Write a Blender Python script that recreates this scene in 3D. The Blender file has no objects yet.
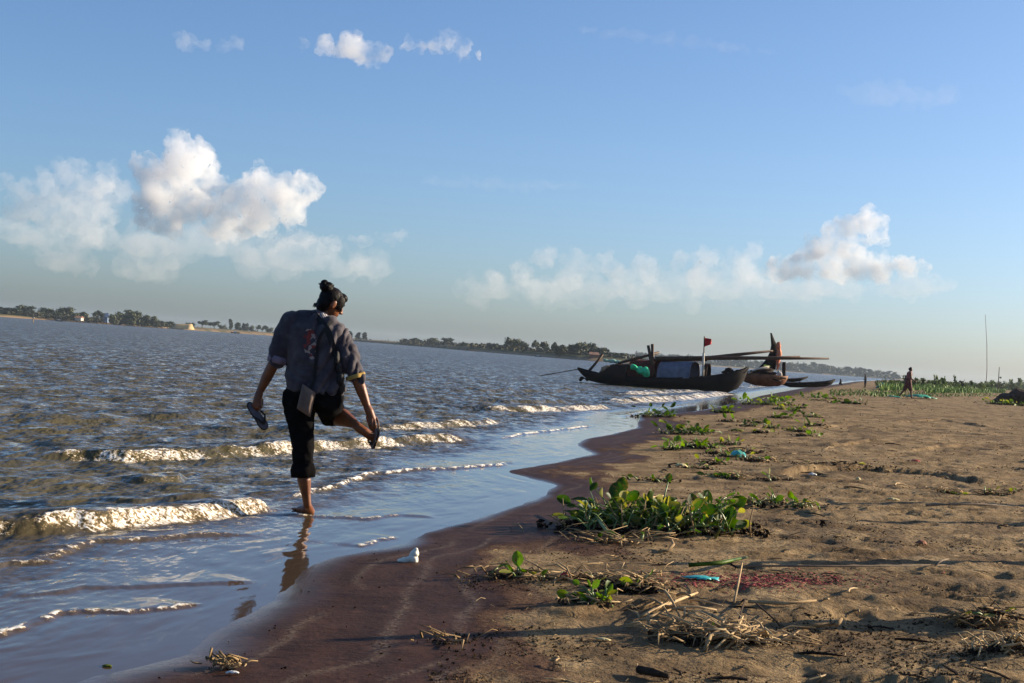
import bpy, bmesh, math, random
import numpy as np
from mathutils import Vector, Matrix, Euler, noise as mnoise

# ------------------------------------------------------------------ camera
sc = bpy.context.scene
COL = sc.collection
W, H, LENS = 1024, 683, 52.0
F = LENS / 36.0 * W
ROLL = math.atan(0.072)
PITCH = math.atan(9.1 / F)
CAM = Vector((0, 0, 1.25))
RM = Matrix.Rotation(math.radians(90) + PITCH, 3, 'X') @ Matrix.Rotation(ROLL, 3, 'Z')
cam_d = bpy.data.cameras.new('camera')
cam_d.lens = LENS; cam_d.sensor_width = 36; cam_d.clip_start = 0.1; cam_d.clip_end = 30000
cam = bpy.data.objects.new('camera', cam_d); COL.objects.link(cam)
cam.matrix_world = Matrix.Translation(CAM) @ RM.to_4x4()
sc.camera = cam

# ------------------------------------------------------------------ light
SUN_EL = math.radians(18.0)
SUN_AZ = math.radians(71.0)           # clockwise from +Y: to the right, a little beyond
S_DIR = Vector((math.sin(SUN_AZ)*math.cos(SUN_EL), math.cos(SUN_AZ)*math.cos(SUN_EL), math.sin(SUN_EL)))
world = bpy.data.worlds.new('World'); sc.world = world; world.use_nodes = True
wn = world.node_tree; wn.nodes.clear()
wo = wn.nodes.new('ShaderNodeOutputWorld'); bg = wn.nodes.new('ShaderNodeBackground')
sky = wn.nodes.new('ShaderNodeTexSky'); sky.sky_type = 'NISHITA'; sky.sun_disc = False
sky.sun_elevation = SUN_EL; sky.sun_rotation = SUN_AZ
sky.altitude = 0; sky.air_density = 0.8; sky.dust_density = 1.35; sky.ozone_density = 4.6
bg.inputs['Strength'].default_value = 0.088
wn.links.new(sky.outputs[0], bg.inputs['Color']); wn.links.new(bg.outputs[0], wo.inputs['Surface'])
sun_d = bpy.data.lights.new('sun', 'SUN'); sun_d.energy = 5.0; sun_d.angle = math.radians(0.5)
sun_d.color = (1.0, 0.84, 0.62)
sun = bpy.data.objects.new('sun', sun_d); COL.objects.link(sun)
sun.rotation_euler = (-S_DIR).to_track_quat('-Z', 'Y').to_euler()
sc.view_settings.view_transform = 'Standard'; sc.view_settings.look = 'None'
sc.view_settings.exposure = 0.95; sc.view_settings.gamma = 1.0; sc.view_settings.use_curve_mapping = False
cy = sc.cycles
try:
    cy.use_denoising = True; cy.denoiser = 'OPENIMAGEDENOISE'
except Exception as e:
    print('denoise', e)
cy.max_bounces = 14; cy.volume_bounces = 12; cy.diffuse_bounces = 3; cy.glossy_bounces = 4
cy.transparent_max_bounces = 12; cy.caustics_reflective = False; cy.caustics_refractive = False
cy.sample_clamp_indirect = 6.0

# ------------------------------------------------------------------ helpers
def ray(px, py):
    return (RM @ Vector(((px - W/2)/F, -(py - H/2)/F, -1.0))).normalized()
def at(px, py, Y):
    d = ray(px, py); return CAM + d * (Y / d.y)
def flat(px, py, z=0.0):
    d = ray(px, py); return CAM + d * ((z - CAM.z) / d.z)
def tag(o, label=None, cat=None, group=None, kind=None):
    if label: o['label'] = label
    if cat: o['category'] = cat
    if group: o['group'] = group
    if kind: o['kind'] = kind
    return o
def empty(name, loc, label, cat, group=None, rz=0.0):
    o = bpy.data.objects.new(name, None); COL.objects.link(o)
    o.location = loc; o.rotation_euler = (0, 0, rz); o.empty_display_size = 0.1
    return tag(o, label, cat, group)
def link(name, me, mat=None, parent=None, smooth=True):
    o = bpy.data.objects.new(name, me); COL.objects.link(o)
    if mat is not None:
        for m in (mat if isinstance(mat, (list, tuple)) else [mat]): me.materials.append(m)
    if smooth: me.shade_smooth()
    if parent is not None: o.parent = parent
    return o
def mesh_from(verts, faces, name='m'):
    me = bpy.data.meshes.new(name); me.from_pydata([tuple(v) for v in verts], [], faces); me.update(); return me
def bm_mesh(bm, name='m'):
    me = bpy.data.meshes.new(name); bm.to_mesh(me); bm.free(); return me
def remesh(me, voxel, smooth=0, lam=0.5):
    """union of overlapping closed pieces -> one continuous skin"""
    o = bpy.data.objects.new('tmp', me); COL.objects.link(o)
    m = o.modifiers.new('r', 'REMESH'); m.mode = 'VOXEL'; m.voxel_size = voxel
    if smooth:
        s = o.modifiers.new('s', 'SMOOTH'); s.iterations = smooth; s.factor = lam
    dg = bpy.context.evaluated_depsgraph_get(); dg.update()
    out = bpy.data.meshes.new_from_object(o.evaluated_get(dg))
    bpy.data.objects.remove(o); bpy.data.meshes.remove(me)
    return out
def add_ico(bm, c, r, sub=2, scale=(1, 1, 1), rot=None):
    M = Matrix.Translation(c)
    if rot is not None: M = M @ rot.to_4x4()
    M = M @ Matrix.Diagonal((r*scale[0], r*scale[1], r*scale[2], 1))
    bmesh.ops.create_icosphere(bm, subdivisions=sub, radius=1.0, matrix=M)
def get_co(me):
    a = np.empty(len(me.vertices)*3, np.float32); me.vertices.foreach_get('co', a); return a.reshape(-1, 3)
def set_co(me, a):
    me.vertices.foreach_set('co', np.ascontiguousarray(a, np.float32).ravel()); me.update()
def hash2(ix, iy, seed):
    h = (ix.astype(np.int64)*374761393 + iy.astype(np.int64)*668265263 + seed*974634777) & 0xffffffff
    h = ((h ^ (h >> 13)) * 1274126177) & 0xffffffff
    return ((h ^ (h >> 16)) & 0xffff) / 65535.0
def vnoise(x, y, seed=0):
    ix = np.floor(x); iy = np.floor(y); fx = x-ix; fy = y-iy
    fx = fx*fx*fx*(fx*(fx*6-15)+10); fy = fy*fy*fy*(fy*(fy*6-15)+10)
    a = hash2(ix, iy, seed); b = hash2(ix+1, iy, seed); c = hash2(ix, iy+1, seed); d = hash2(ix+1, iy+1, seed)
    return (a*(1-fx)+b*fx)*(1-fy) + (c*(1-fx)+d*fx)*fy
def fbm(x, y, seed=0, oct=4, lac=2.03, gain=0.5):
    s = np.zeros_like(x, dtype=np.float64); a = 1.0; t = 0.0
    for k in range(oct):
        s += a*(vnoise(x, y, seed+k*17)*2-1); t += a
        x = x*lac + 13.7; y = y*lac + 7.1; a *= gain
    return s/t
def sstep(a, b, x):
    t = np.clip((x-a)/(b-a), 0, 1); return t*t*(3-2*t)
# ------------------------------------------------------------------ clouds (far volumes lit by the sun)
def cloud_mat(name, dens, aniso=0.0, col=(1, 1, 1), lo=.36, hi=.60):
    m = bpy.data.materials.new(name); m.use_nodes = True; n = m.node_tree; n.nodes.clear()
    o = n.nodes.new('ShaderNodeOutputMaterial'); v = n.nodes.new('ShaderNodeVolumePrincipled')
    v.inputs['Color'].default_value = (*col, 1); v.inputs['Density'].default_value = dens
    v.inputs['Anisotropy'].default_value = aniso
    g = n.nodes.new('ShaderNodeNewGeometry'); nz = n.nodes.new('ShaderNodeTexNoise'); nz.inputs['Scale'].default_value = 1/75; nz.inputs['Detail'].default_value = 5
    nz.inputs['Roughness'].default_value = .62; n.links.new(g.outputs['Position'], nz.inputs['Vector'])
    r = n.nodes.new('ShaderNodeMapRange'); r.interpolation_type = 'SMOOTHSTEP'; n.links.new(nz.outputs['Fac'], r.inputs[0])
    r.inputs[1].default_value = lo; r.inputs[2].default_value = hi; r.inputs[3].default_value = 0; r.inputs[4].default_value = dens*1.7
    n.links.new(r.outputs[0], v.inputs['Density'])
    try: m.cycles.volume_step_rate = .25
    except Exception as ex: print('step', ex)
    n.links.new(v.outputs[0], o.inputs['Volume']); return m
def cloud(lumps, dist, mat, seed, label, n1=11, n2=8, vox=4.5, amp=7.0, grow=1.15, flatten=.9, group='cumulus clouds over the river'):
    rnd = random.Random(seed); bm = bmesh.new(); K = dist/F
    def rdir(up=0.35):
        while True:
            v = Vector((rnd.gauss(0, 1), rnd.gauss(0, 1), rnd.gauss(up, 1)))
            if v.length > .3: return v.normalized()
    for (px, py, rp) in lumps:
        R = rp*K*grow; c = at(px, py, dist + rnd.uniform(-1, 1)*R*0.7)
        add_ico(bm, c, R*0.82, 2, (1, 1, flatten))
        for i in range(n1):
            d = rdir(); r = R*rnd.uniform(.24, .48); c1 = c + Vector((d.x, d.y, d.z*flatten))*R*.80
            add_ico(bm, c1, r, 2)
            for j in range(n2):
                d2 = (rdir() + d*.7).normalized(); r2 = r*rnd.uniform(.28, .55)
                add_ico(bm, c1 + d2*r*.92, max(r2, vox*.9), 1)
    me = remesh(bm_mesh(bm), vox, 0)
    co = get_co(me)
    out = np.empty_like(co)
    for i in range(len(co)):
        v = Vector(co[i]); w = mnoise.noise_vector(v/34.0)*amp*1.5 + mnoise.noise_vector(v/13.0)*amp*1.2 + mnoise.noise_vector(v/5.0)*amp*.35
        out[i] = v + w
    set_co(me, out)
    o = link('cloud', me, mat); tag(o, label, 'cloud', group); return o
CM = cloud_mat('cloud_vapour', 0.0088, 0.0)
CS = cloud_mat('cloud_soft_vapour', 0.0080, 0.0)
CT = cloud_mat('cloud_thin_vapour', 0.0027, 0.0)
CP = cloud_mat('cloud_pale_vapour', 0.0027, 0.0)
CV = cloud_mat('cloud_veil_vapour', 0.0016, 0.0)
D0 = 5000.0
cloud([(184,162,24),(166,188,30),(200,180,20),(148,172,16),(192,205,24),(150,204,22),(165,218,20),(205,160,12)], D0, CM, 1,
      'tallest billowing white cumulus tower above the far left bank')
cloud([(255,180,15),(275,192,22),(300,192,18),(250,208,22),(290,210,20),(316,186,8),(230,205,18),(262,222,20),(225,220,20)], D0+150, CS, 2,
      'broad lumpy cumulus joined to the right foot of the tallest tower')
cloud([(65,172,13),(95,184,18),(108,172,12),(45,184,14),(75,200,22),(110,202,20),(25,190,12),(8,184,9),(50,212,22),(20,210,18),(90,220,22)], D0+300, CT, 3,
      'low ragged grey cumulus on the left shoulder of the tallest tower')
cloud([(345,48,12),(325,47,10),(362,53,13),(380,57,11),(300,45,7),(352,40,8)], D0-900, CS, 4, 'middle and largest of three small puffs near the top of the sky', vox=4)
cloud([(450,43,10),(434,47,8),(462,50,10),(410,45,7),(478,56,5),(458,36,6),(422,46,6)], D0-900, CS, 5, 'small puff near the top of the sky, right of the largest puff', vox=4)
cloud([(184,42,9),(204,45,7),(222,45,7),(238,44,7)], D0-900, CP, 6, 'faint small puff near the top of the sky, left of the largest puff', vox=4)
cloud([(868,224,15),(850,232,15),(835,242,17),(876,236,12),(815,250,13),(800,264,16),(830,266,18),(858,266,18),(880,270,14),(905,268,12),(920,268,8),(780,272,14)], D0+400, CM, 7,
      'heaped white cumulus standing highest above the right bank')
cloud([(545,260,12),(575,264,13),(520,274,11),(605,264,12),(640,262,10),(680,260,10),(706,260,14),(735,262,12),(755,252,10),(650,272,14),(570,280,14),(620,280,14),(495,280,9),(745,275,16),(700,278,16)], D0+600, CP, 8,
      'long pale row of low cumulus left of the heaped right cumulus')
cloud([(400,235,7),(385,240,9),(360,243,10),(330,246,12),(300,240,14),(270,246,14)], D0+400, CT, 9, 'thin flat cloud trailing right below the broad lumpy cumulus', flatten=.5)
cloud([(30,235,34),(90,238,34),(150,246,36),(210,246,36),(260,256,36),(310,262,34),(370,268,28),(60,262,30),(140,272,30)], D0-500, CV, 10, 'wide grey haze layer under the tallest cumulus tower', n1=6, n2=3, vox=9, flatten=.35, group='thin cloud layers near the horizon')
cloud([(490,290,30),(540,290,30),(600,292,30),(660,292,34),(720,290,34),(780,290,34),(840,288,30),(900,290,26),(940,285,20)], D0-200, CV, 11, 'wide pale haze layer under the heaped right cumulus', n1=6, n2=3, vox=9, flatten=.35, group='thin cloud layers near the horizon')
CW = cloud_mat('cloud_cirrus_vapour', 0.0007, 0.0, lo=.15, hi=.8)
cloud([(590,31,10),(615,33,12),(640,36,13),(665,39,13),(690,42,13),(715,45,12),(740,48,11),(765,51,9)], D0-600, CW, 12, 'long thin streak of high cloud above the empty right sky', n1=5, n2=3, vox=7, flatten=.25, group='thin high cloud streaks')
cloud([(880,98,22),(910,96,24),(940,98,20),(850,92,12)], D0-600, CW, 13, 'faint oval patch of high cloud in the upper right sky', n1=5, n2=3, vox=7, flatten=.4, group='thin high cloud streaks')
cloud([(430,182,12),(455,183,14),(480,184,14),(505,185,14),(530,186,13),(555,186,11),(575,187,8)], D0-300, CW, 14, 'faint flat streak of cloud in the middle of the sky', n1=5, n2=3, vox=7, flatten=.2, group='thin high cloud streaks')
# ------------------------------------------------------------------ materials
class N:
    """small node-tree writer"""
    def __init__(s, name):
        s.m = bpy.data.materials.new(name); s.m.use_nodes = True; s.t = s.m.node_tree; s.t.nodes.clear()
        s.out = s.t.nodes.new('ShaderNodeOutputMaterial'); s.b = s.t.nodes.new('ShaderNodeBsdfPrincipled')
        s.t.links.new(s.b.outputs[0], s.out.inputs['Surface'])
    def node(s, ty, **k):
        n = s.t.nodes.new(ty)
        for a, v in k.items(): setattr(n, a, v)
        return n
    def put(s, sock, v):
        if hasattr(v, 'links') or isinstance(v, bpy.types.NodeSocket): s.t.links.new(v, sock)
        elif isinstance(v, (tuple, list)) and len(v) == 3 and sock.type == 'RGBA': sock.default_value = (*v, 1)
        else: sock.default_value = v
    def attr(s, name):
        return s.node('ShaderNodeAttribute', attribute_name=name).outputs['Fac']
    def coord(s, scale=(1, 1, 1), obj=False):
        c = s.node('ShaderNodeTexCoord') if obj else s.node('ShaderNodeNewGeometry')
        mp = s.node('ShaderNodeMapping'); mp.inputs['Scale'].default_value = scale
        s.t.links.new(c.outputs['Object' if obj else 'Position'], mp.inputs[0]); return mp.outputs[0]
    def noise(s, scale, detail=4, rough=.55, vec=None, dist=0.0):
        n = s.node('ShaderNodeTexNoise'); n.inputs['Scale'].default_value = scale
        n.inputs['Detail'].default_value = detail; n.inputs['Roughness'].default_value = rough; n.inputs['Distortion'].default_value = dist
        if vec is None: vec = s.coord()
        s.t.links.new(vec, n.inputs['Vector']); return n.outputs['Fac']
    def mr(s, v, a, b, c=0.0, d=1.0):
        n = s.node('ShaderNodeMapRange', interpolation_type='SMOOTHSTEP'); s.put(n.inputs[0], v)
        for i, x in enumerate((a, b, c, d)): n.inputs[i+1].default_value = x
        return n.outputs[0]
    def mix(s, f, a, b):
        n = s.node('ShaderNodeMix', data_type='RGBA'); s.put(n.inputs[0], f); s.put(n.inputs[6], a); s.put(n.inputs[7], b); return n.outputs[2]
    def fmix(s, f, a, b):
        n = s.node('ShaderNodeMix', data_type='FLOAT'); s.put(n.inputs[0], f); s.put(n.inputs[2], a); s.put(n.inputs[3], b); return n.outputs[0]
    def math(s, op, a, b=0.0):
        n = s.node('ShaderNodeMath', operation=op); s.put(n.inputs[0], a); s.put(n.inputs[1], b); return n.outputs[0]
    def bump(s, h, strength, dist, normal=None):
        n = s.node('ShaderNodeBump'); s.put(n.inputs['Height'], h); s.put(n.inputs['Strength'], strength); n.inputs['Distance'].default_value = dist
        if normal is not None: s.t.links.new(normal, n.inputs['Normal'])
        return n.outputs[0]
    def set(s, **k):
        names = dict(col='Base Color', rough='Roughness', normal='Normal', metal='Metallic', spec='Specular IOR Level', ior='IOR',
                     sss='Subsurface Weight', trans='Transmission Weight', alpha='Alpha', sheen='Sheen Weight')
        for a, v in k.items(): s.put(s.b.inputs[names[a]], v)
        return s.m
def simple(name, col, rough=.7, var=.35, scale=12.0, bump=.3, bd=.01, obj=True, spec=.3, col2=None):
    n = N(name); v = n.coord(obj=obj)
    f = n.mr(n.noise(scale, 5, .6, v), .3, .7)
    c2 = col2 if col2 else tuple(c*(1-var) for c in col)
    m = n.set(col=n.mix(f, c2, col), rough=rough, spec=spec)
    if bump: n.set(normal=n.bump(n.noise(scale*3, 4, .6, v), bump, bd))
    return m

# ------------------------------------------------------------------ shoreline and heights
HOR = 313.7
SH_PX = [(-40,760),(40,690),(83,673),(166,656),(203,628),(262,600),(285,576),(318,558),(392,546),(410,536),(457,523),(530,499),(551,485),(520,477),
         (498,471),(545,464),(590,454),(572,446),(577,440),(610,434),(634,428),(637,416),(688,412),(716,407),(743,401),(758,396),(802,388),(842,383.5)]
_s = [flat(x, y, 0.0) for x, y in SH_PX]
_sx = np.array([p.x for p in _s]); _sy = np.array([p.y for p in _s])
_o = np.argsort(_sy); _sx = _sx[_o]; _sy = _sy[_o]
_sx = np.concatenate([[_sx[0]-1.0], _sx, [70, 230, 520, 1500]]); _sy = np.concatenate([[_sy[0]-3.0], _sy, [300, 900, 1600, 4500]])
_lu = np.linspace(math.log(1.5), math.log(4500), 2400); _lx = np.interp(np.exp(_lu), _sy, _sx)
_kw = np.exp(-(np.arange(-14, 15)/5.0)**2); _kw /= _kw.sum()
_rat = np.convolve(np.pad(_lx/np.exp(_lu), 14, 'edge'), _kw, 'valid')*np.exp(_lu)          # rounded tongues of the swash
def shore(y): return np.interp(np.log(np.maximum(y, 1.6)), _lu, _rat)
def polydist(X, Y, P):
    """unsigned distance, signed side (+ = camera side) and arclength 0..1 to a polyline"""
    best = np.full(X.shape, 1e9); sg = np.zeros(X.shape); al = np.zeros(X.shape)
    P = np.array([(p[0], p[1]) for p in P]); L = np.concatenate([[0], np.cumsum(np.hypot(*np.diff(P, axis=0).T))])
    for i in range(len(P)-1):
        a, b = P[i], P[i+1]; d = b-a; l2 = d@d
        t = np.clip(((X-a[0])*d[0]+(Y-a[1])*d[1])/l2, 0, 1)
        qx = a[0]+t*d[0]; qy = a[1]+t*d[1]; dd = np.hypot(X-qx, Y-qy)
        m = dd < best; cr = d[0]*(Y-a[1]) - d[1]*(X-a[0])
        best = np.where(m, dd, best); sg = np.where(m, -np.sign(cr), sg); al = np.where(m, (L[i]+t*(L[i+1]-L[i]))/L[-1], al)
    return best, sg, al
# little sand scarps left by the falling river: (pixel line, height)
SCARPS = [([(775,472),(820,467),(860,467),(900,471),(940,476),(985,485)], .070),
          ([(890,423),(940,421),(990,430)], .05),
          ([(800,428),(850,425),(880,430)], .04),
          ([(830,446),(870,441),(905,444)], .05),
          ([(740,605),(790,607),(850,603)], .02),
          ([(905,452),(960,447),(1040,452)], .035),
          ([(770,545),(820,541),(880,548),(930,544)], .025),
          ([(870,590),(930,585),(1040,592)], .02),
          ([(560,596),(620,588),(680,585)], .02)]
SC_W = [([flat(x, y, .17) for x, y in P], h) for P, h in SCARPS]
MOUNDS = [((1000,622), .22, .06), ((1040,655), .25, .06), ((930,400), 1.6, .12), ((1000,404), 1.4, .16)]
MO_W = [(flat(p[0], p[1], .17), r, h) for p, r, h in MOUNDS]
def ground_z(x, y, fine=True):
    x = np.asarray(x, float); y = np.asarray(y, float)
    t = x - shore(y)
    t = t + .10*fbm(x/1.3+5, y/1.3, 91, 3)*sstep(0, .5, np.abs(t)) + .05*fbm(x/.35, y/.5, 92, 3)*(1-sstep(6, 40, y)) + .015*fbm(x/.09, y/.12, 94, 2)*(1-sstep(6, 20, y))
    z = np.where(t < 0, np.maximum(-0.6, .030*t), .15*(1-np.exp(-np.maximum(t, 0)/2.6)) + .010*np.clip(t, 0, 14))
    a = sstep(.5, 2.6, t); near = 1 - sstep(25, 70, y)
    z = z + a*.030*fbm(x/1.1, y/1.1, 3, 4)
    if fine:
        z = z + a*near*(.013*fbm(x/.30, y/.24, 21, 4) + .013*fbm(x/.085, y/.075, 33, 3))
        # small steps left by the falling water, their faces turned to the river and the camera
        cc = y*(1-.012*np.clip(y, 0, 30)) + .16*x + .40*fbm(x/.9, y/1.2, 301, 3) + .05*fbm(x/.12, y/.12, 302, 2)
        fr_ = (cc*2.6) % 1.0; mk = sstep(.38, .75, vnoise(x/.9+7, y/.5+3, 303))
        z = z + a*near*.022*mk*(1-fr_)*sstep(0, .06, fr_)
        pit = vnoise(x/.24+3, y/.33+9, 55); z = z - a*near*.022*sstep(.72, .92, pit)      # trampled hollows
        z = z + sstep(.05, .6, t)*.0025*fbm(x/.35, y/.12, 44, 3)
    for P, h in SC_W:
        ys = [p[1] for p in P]; xs = [p[0] for p in P]
        m = (y > min(ys)-1.5) & (y < max(ys)+2.5) & (x > min(xs)-1) & (x < max(xs)+1)
        if not m.any(): continue
        d, s, al = polydist(x[m], y[m], P)
        d = d + .035*fbm(x[m]/.16, y[m]/.16, 12, 3)
        hh = .85*h*(0.65+.7*vnoise(x[m]/.4, y[m]/.4, 8))*sstep(0, .10, al)*sstep(0, .04, 1-al)
        far = hh*np.exp(-np.maximum(d, 0)/.30); nearp = hh*(1-sstep(-.01, .05, d))
        z[m] = z[m] + np.where(s > 0, nearp, far) - np.where(s > 0, .25*hh*np.exp(-(d/.15)**2), 0)
    for c, r, h in MO_W:
        d2 = ((x-c.x)**2 + (y-c.y)**2)/(r*r); z = z + np.where(d2 < 9, h*np.exp(-d2)*(1+.5*fbm(x/.12, y/.12, 66, 3)), 0)
    return z
_G = {}
def gz(x, y):
    """height of the ground mesh itself (bilinear)"""
    ys, ss, Zg = _G['ys'], _G['ss'], _G['Z']
    i = min(max(int(np.searchsorted(ys, y))-1, 0), len(ys)-2); fy = (y-ys[i])/(ys[i+1]-ys[i])
    s = x/(y+2.5); j = min(max(int(np.searchsorted(ss, s))-1, 0), len(ss)-2); fx = (s-ss[j])/(ss[j+1]-ss[j])
    fx = min(max(fx, 0), 1); fy = min(max(fy, 0), 1)
    return float((Zg[i,j]*(1-fx)+Zg[i,j+1]*fx)*(1-fy) + (Zg[i+1,j]*(1-fx)+Zg[i+1,j+1]*fx)*fy)
def ground(px, py):
    """point of the beach seen at a pixel"""
    d = ray(px, py); ts = np.linspace(3.0, 400.0, 1)
    lo = None; z0 = .15; p = flat(px, py, z0)
    for _ in range(14):
        z = gz(p.x, p.y); z0 = .5*z0 + .5*max(z, -.02); p = flat(px, py, z0)
    return Vector((p.x, p.y, gz(p.x, p.y)))

def fan(ys, ss, off):
    Y, S = np.meshgrid(ys, ss, indexing='ij'); return S*(Y+off), Y
def grid_mesh(X, Y, Z, name, keep=None):
    r, c = X.shape; me = bpy.data.meshes.new(name)
    idx = np.arange(r*c).reshape(r, c)
    q = np.stack([idx[:-1, :-1], idx[:-1, 1:], idx[1:, 1:], idx[1:, :-1]], -1).reshape(-1, 4)
    if keep is not None: q = q[keep[:-1, :-1].ravel() | keep[1:, 1:].ravel() | keep[:-1, 1:].ravel() | keep[1:, :-1].ravel()]
    used = np.unique(q); rm = np.full(r*c, -1); rm[used] = np.arange(len(used)); q = rm[q]
    co = np.stack([X.ravel(), Y.ravel(), Z.ravel()], -1)[used]
    me.vertices.add(len(co)); me.vertices.foreach_set('co', co.astype(np.float32).ravel())
    me.loops.add(q.size); me.loops.foreach_set('vertex_index', q.astype(np.int32).ravel())
    me.polygons.add(len(q)); me.polygons.foreach_set('loop_start', np.arange(0, q.size, 4, dtype=np.int32))
    me.update(); me.validate(); return me, used
def set_attr(me, name, arr):
    a = me.attributes.new(name, 'FLOAT', 'POINT'); a.data.foreach_set('value', np.ascontiguousarray(arr, np.float32))
def ylist(y0, n0, d0, growth, ymax):
    ys = [y0]; 
    while ys[-1] < ymax:
        ys.append(ys[-1] + max(d0, growth*(ys[-1]-0.0)*1.0)); 
    return np.array(ys)

# ------------------------------------------------------------------ ground sheet
ys = ylist(3.4, 0, .030, .0052, 60); ys = np.concatenate([ys, np.geomspace(ys[-1]*1.015, 2600, 140)])
ss = np.concatenate([np.linspace(-.72, -.36, 70, endpoint=False), np.linspace(-.36, .42, 560, endpoint=False), np.linspace(.42, .72, 90)])
X, Y = fan(ys, ss, 2.5)
Z = ground_z(X.ravel(), Y.ravel()).reshape(X.shape)
_G.update(ys=ys, ss=ss, Z=Z)
me, used = grid_mesh(X, Y, Z, 'beach')
T = (X - shore(Y)).ravel()[used]; xx = X.ravel()[used]; yy = Y.ravel()[used]
tw = T - .55*fbm(xx/1.0, yy/2.2, 71, 4) - .35*fbm(xx/.25, yy/.6, 72, 3)
near_w = np.interp(yy, [5, 7, 9, 12, 16, 22, 40, 80], [1.3, 1.25, 1.0, .75, .75, .8, 1.0, 1.5])   # breadth of the wet strip
wet = 1 - sstep(.75, 1.25, tw/near_w)
set_attr(me, 'wet', wet)
sw = np.zeros_like(T)                              # thin lines left where earlier washes stopped
for c_, s_ in ((.34, 3), (.58, 5), (.80, 7), (1.02, 9)):
    q = (T + .16*fbm(xx/1.4+s_, yy/1.8, 80+s_, 3) + .03*fbm(xx/.2, yy/.3, 90+s_, 2))/near_w
    sw = np.maximum(sw, np.exp(-((q-c_)/.022)**2)*sstep(.35, .65, vnoise(xx/.5+s_, yy/.7, 60+s_)))
set_attr(me, 'swash', sw)
set_attr(me, 'sheen', (1-sstep(.0, 1.0, (T + .10*fbm(xx/.5, yy/.9, 75, 3))/np.interp(yy, [5, 7, 9, 14, 30], [.42, .36, .22, .16, .2])))*.95)
# lumps of shade-side soil etc. stay geometry; 'stain' marks damp patches and trampled organic litter
set_attr(me, 'stain', sstep(.50, .75, vnoise(xx/.55+3, yy/.9, 5)*.6 + vnoise(xx/.16, yy/.3, 6)*.4)*sstep(.8, 2, T))
n = N('river_sand'); P = n.coord()
shn = n.attr('sheen'); wetA = n.attr('wet'); st = n.attr('stain')
dry = n.mix(n.mr(n.noise(3.0, 6, .6), .35, .68), (.175, .115, .056), (.335, .235, .124))
dry = n.mix(n.math('MULTIPLY', st, .5), dry, (.068, .041, .024))
dry = n.mix(n.mr(n.noise(42, 4, .65), .58, .70), dry, (.055, .034, .020)); dry = n.mix(n.mr(n.noise(7, 6, .7, n.coord((.8, 1.6, 1))), .60, .67), dry, (.075, .045, .024))
dry = n.mix(n.mr(n.noise(95, 2, .5), .70, .76), dry, (.42, .32, .19))
wetc = n.mix(n.mr(n.noise(3.0, 6, .65, n.coord((1.6, .7, 1))), .3, .7), (.040, .018, .010), (.070, .033, .019))
damp = n.mix(n.mr(n.noise(9, 5, .6), .3, .7), (.078, .042, .026), (.125, .072, .042))
c = n.mix(n.mr(wetA, .0, .35), dry, damp); c = n.mix(n.mr(wetA, .45, .9), c, wetc); c = n.mix(n.math('MULTIPLY', wetA, n.mr(n.noise(5, 6, .7, n.coord((.7, 2.2, 1))), .52, .66)), c, (.028, .011, .007)); c = n.mix(n.math('MULTIPLY', wetA, n.mr(n.noise(11, 5, .7, n.coord((.6, 1.8, 1))), .60, .70)), c, (.10, .050, .030))
c = n.mix(n.math('MULTIPLY', n.attr('swash'), n.mr(n.noise(60, 3, .7), .42, .60)), c, (.15, .105, .07))
gran = n.noise(160, 3, .7); clod = n.noise(26, 4, .6)
b1 = n.bump(clod, n.fmix(wetA, .9, n.fmix(shn, .25, .02)), .03); b2 = n.bump(gran, n.fmix(wetA, .8, n.fmix(shn, .4, .04)), .006, b1)
n.set(col=c, rough=n.fmix(shn, n.fmix(n.mr(wetA, .5, 1.0), .92, .58), .10), spec=n.fmix(shn, n.fmix(wetA, .08, .07), .42), normal=b2)
o = link('beach', me, n.m); tag(o, kind='structure')

# ------------------------------------------------------------------ river
BREAK = [  # pixel line of the foam's foot, crest height, front width, back width, foam amount
 ([(10,455),(60,457),(90,458),(130,461),(200,458),(290,454),(340,450),(400,446),(480,439)], .125, .16, .75, 1.0),
 ([(-60,536),(0,534),(50,533),(100,529),(150,525),(200,520),(262,513),(290,508)], .10, .13, .60, 1.0),
 ([(380,431),(430,429),(470,426),(512,422)], .095, .2, .8, 1.0),
 ([(485,411),(530,412),(570,411),(620,409)], .12, .25, 1.0, 1.0),
 ([(612,404),(660,402),(700,399),(738,394)], .14, .4, 1.2, 1.0),
 ([(628,396),(680,394),(712,393)], .12, .4, 1.4, .95),
 ([(745,388),(790,385)], .12, .5, 1.6, .9),
 ([(150,483),(172,480),(196,477)], .05, .06, .30, .6),
 ([(500,403),(540,404),(575,402)], .08, .25, .9, .45),
 ([(130,508),(190,505),(250,503)], .045, .10, .35, .12),
 ([(-80,420),(60,424),(190,420),(260,418)], .07, .35, 1.1, 0.02),
 ([(300,436),(380,424),(460,415)], .05, .3, .9, 0.08),
 ([(480,392),(560,392),(600,390)], .08, .4, 1.2, .05),
]
FRONTS = [ # thin leading edges of the swash with bubbles
 ([(-30,570),(0,566),(40,562),(60,556),(72,548),(96,543),(132,541),(186,537),(265,535)], .016, .55),
 ([(255,502),(291,499),(313,491),(337,487),(353,480),(370,475),(410,471),(457,469),(498,466),(514,461)], .020, .85),
 ([(495,440),(527,434),(563,430),(597,426)], .02, .8),
 ([(272,513),(318,517),(370,520),(399,516),(444,518)], .010, .6),
 ([(-20,641),(0,636),(25,628),(62,615),(83,613),(128,613),(178,609),(200,602)], .009, .75),
 ([(352,547),(376,541),(400,537)], .006, .8),
 ([(0,600),(90,588),(200,585),(262,581)], .008, .10),
 ([(620,418),(650,410),(700,404)], .02, .6),
]
wys = ylist(3.4, 0, .026, .0045, 70); wys = np.concatenate([wys, np.geomspace(wys[-1]*1.012, 2600, 140)])
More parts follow.
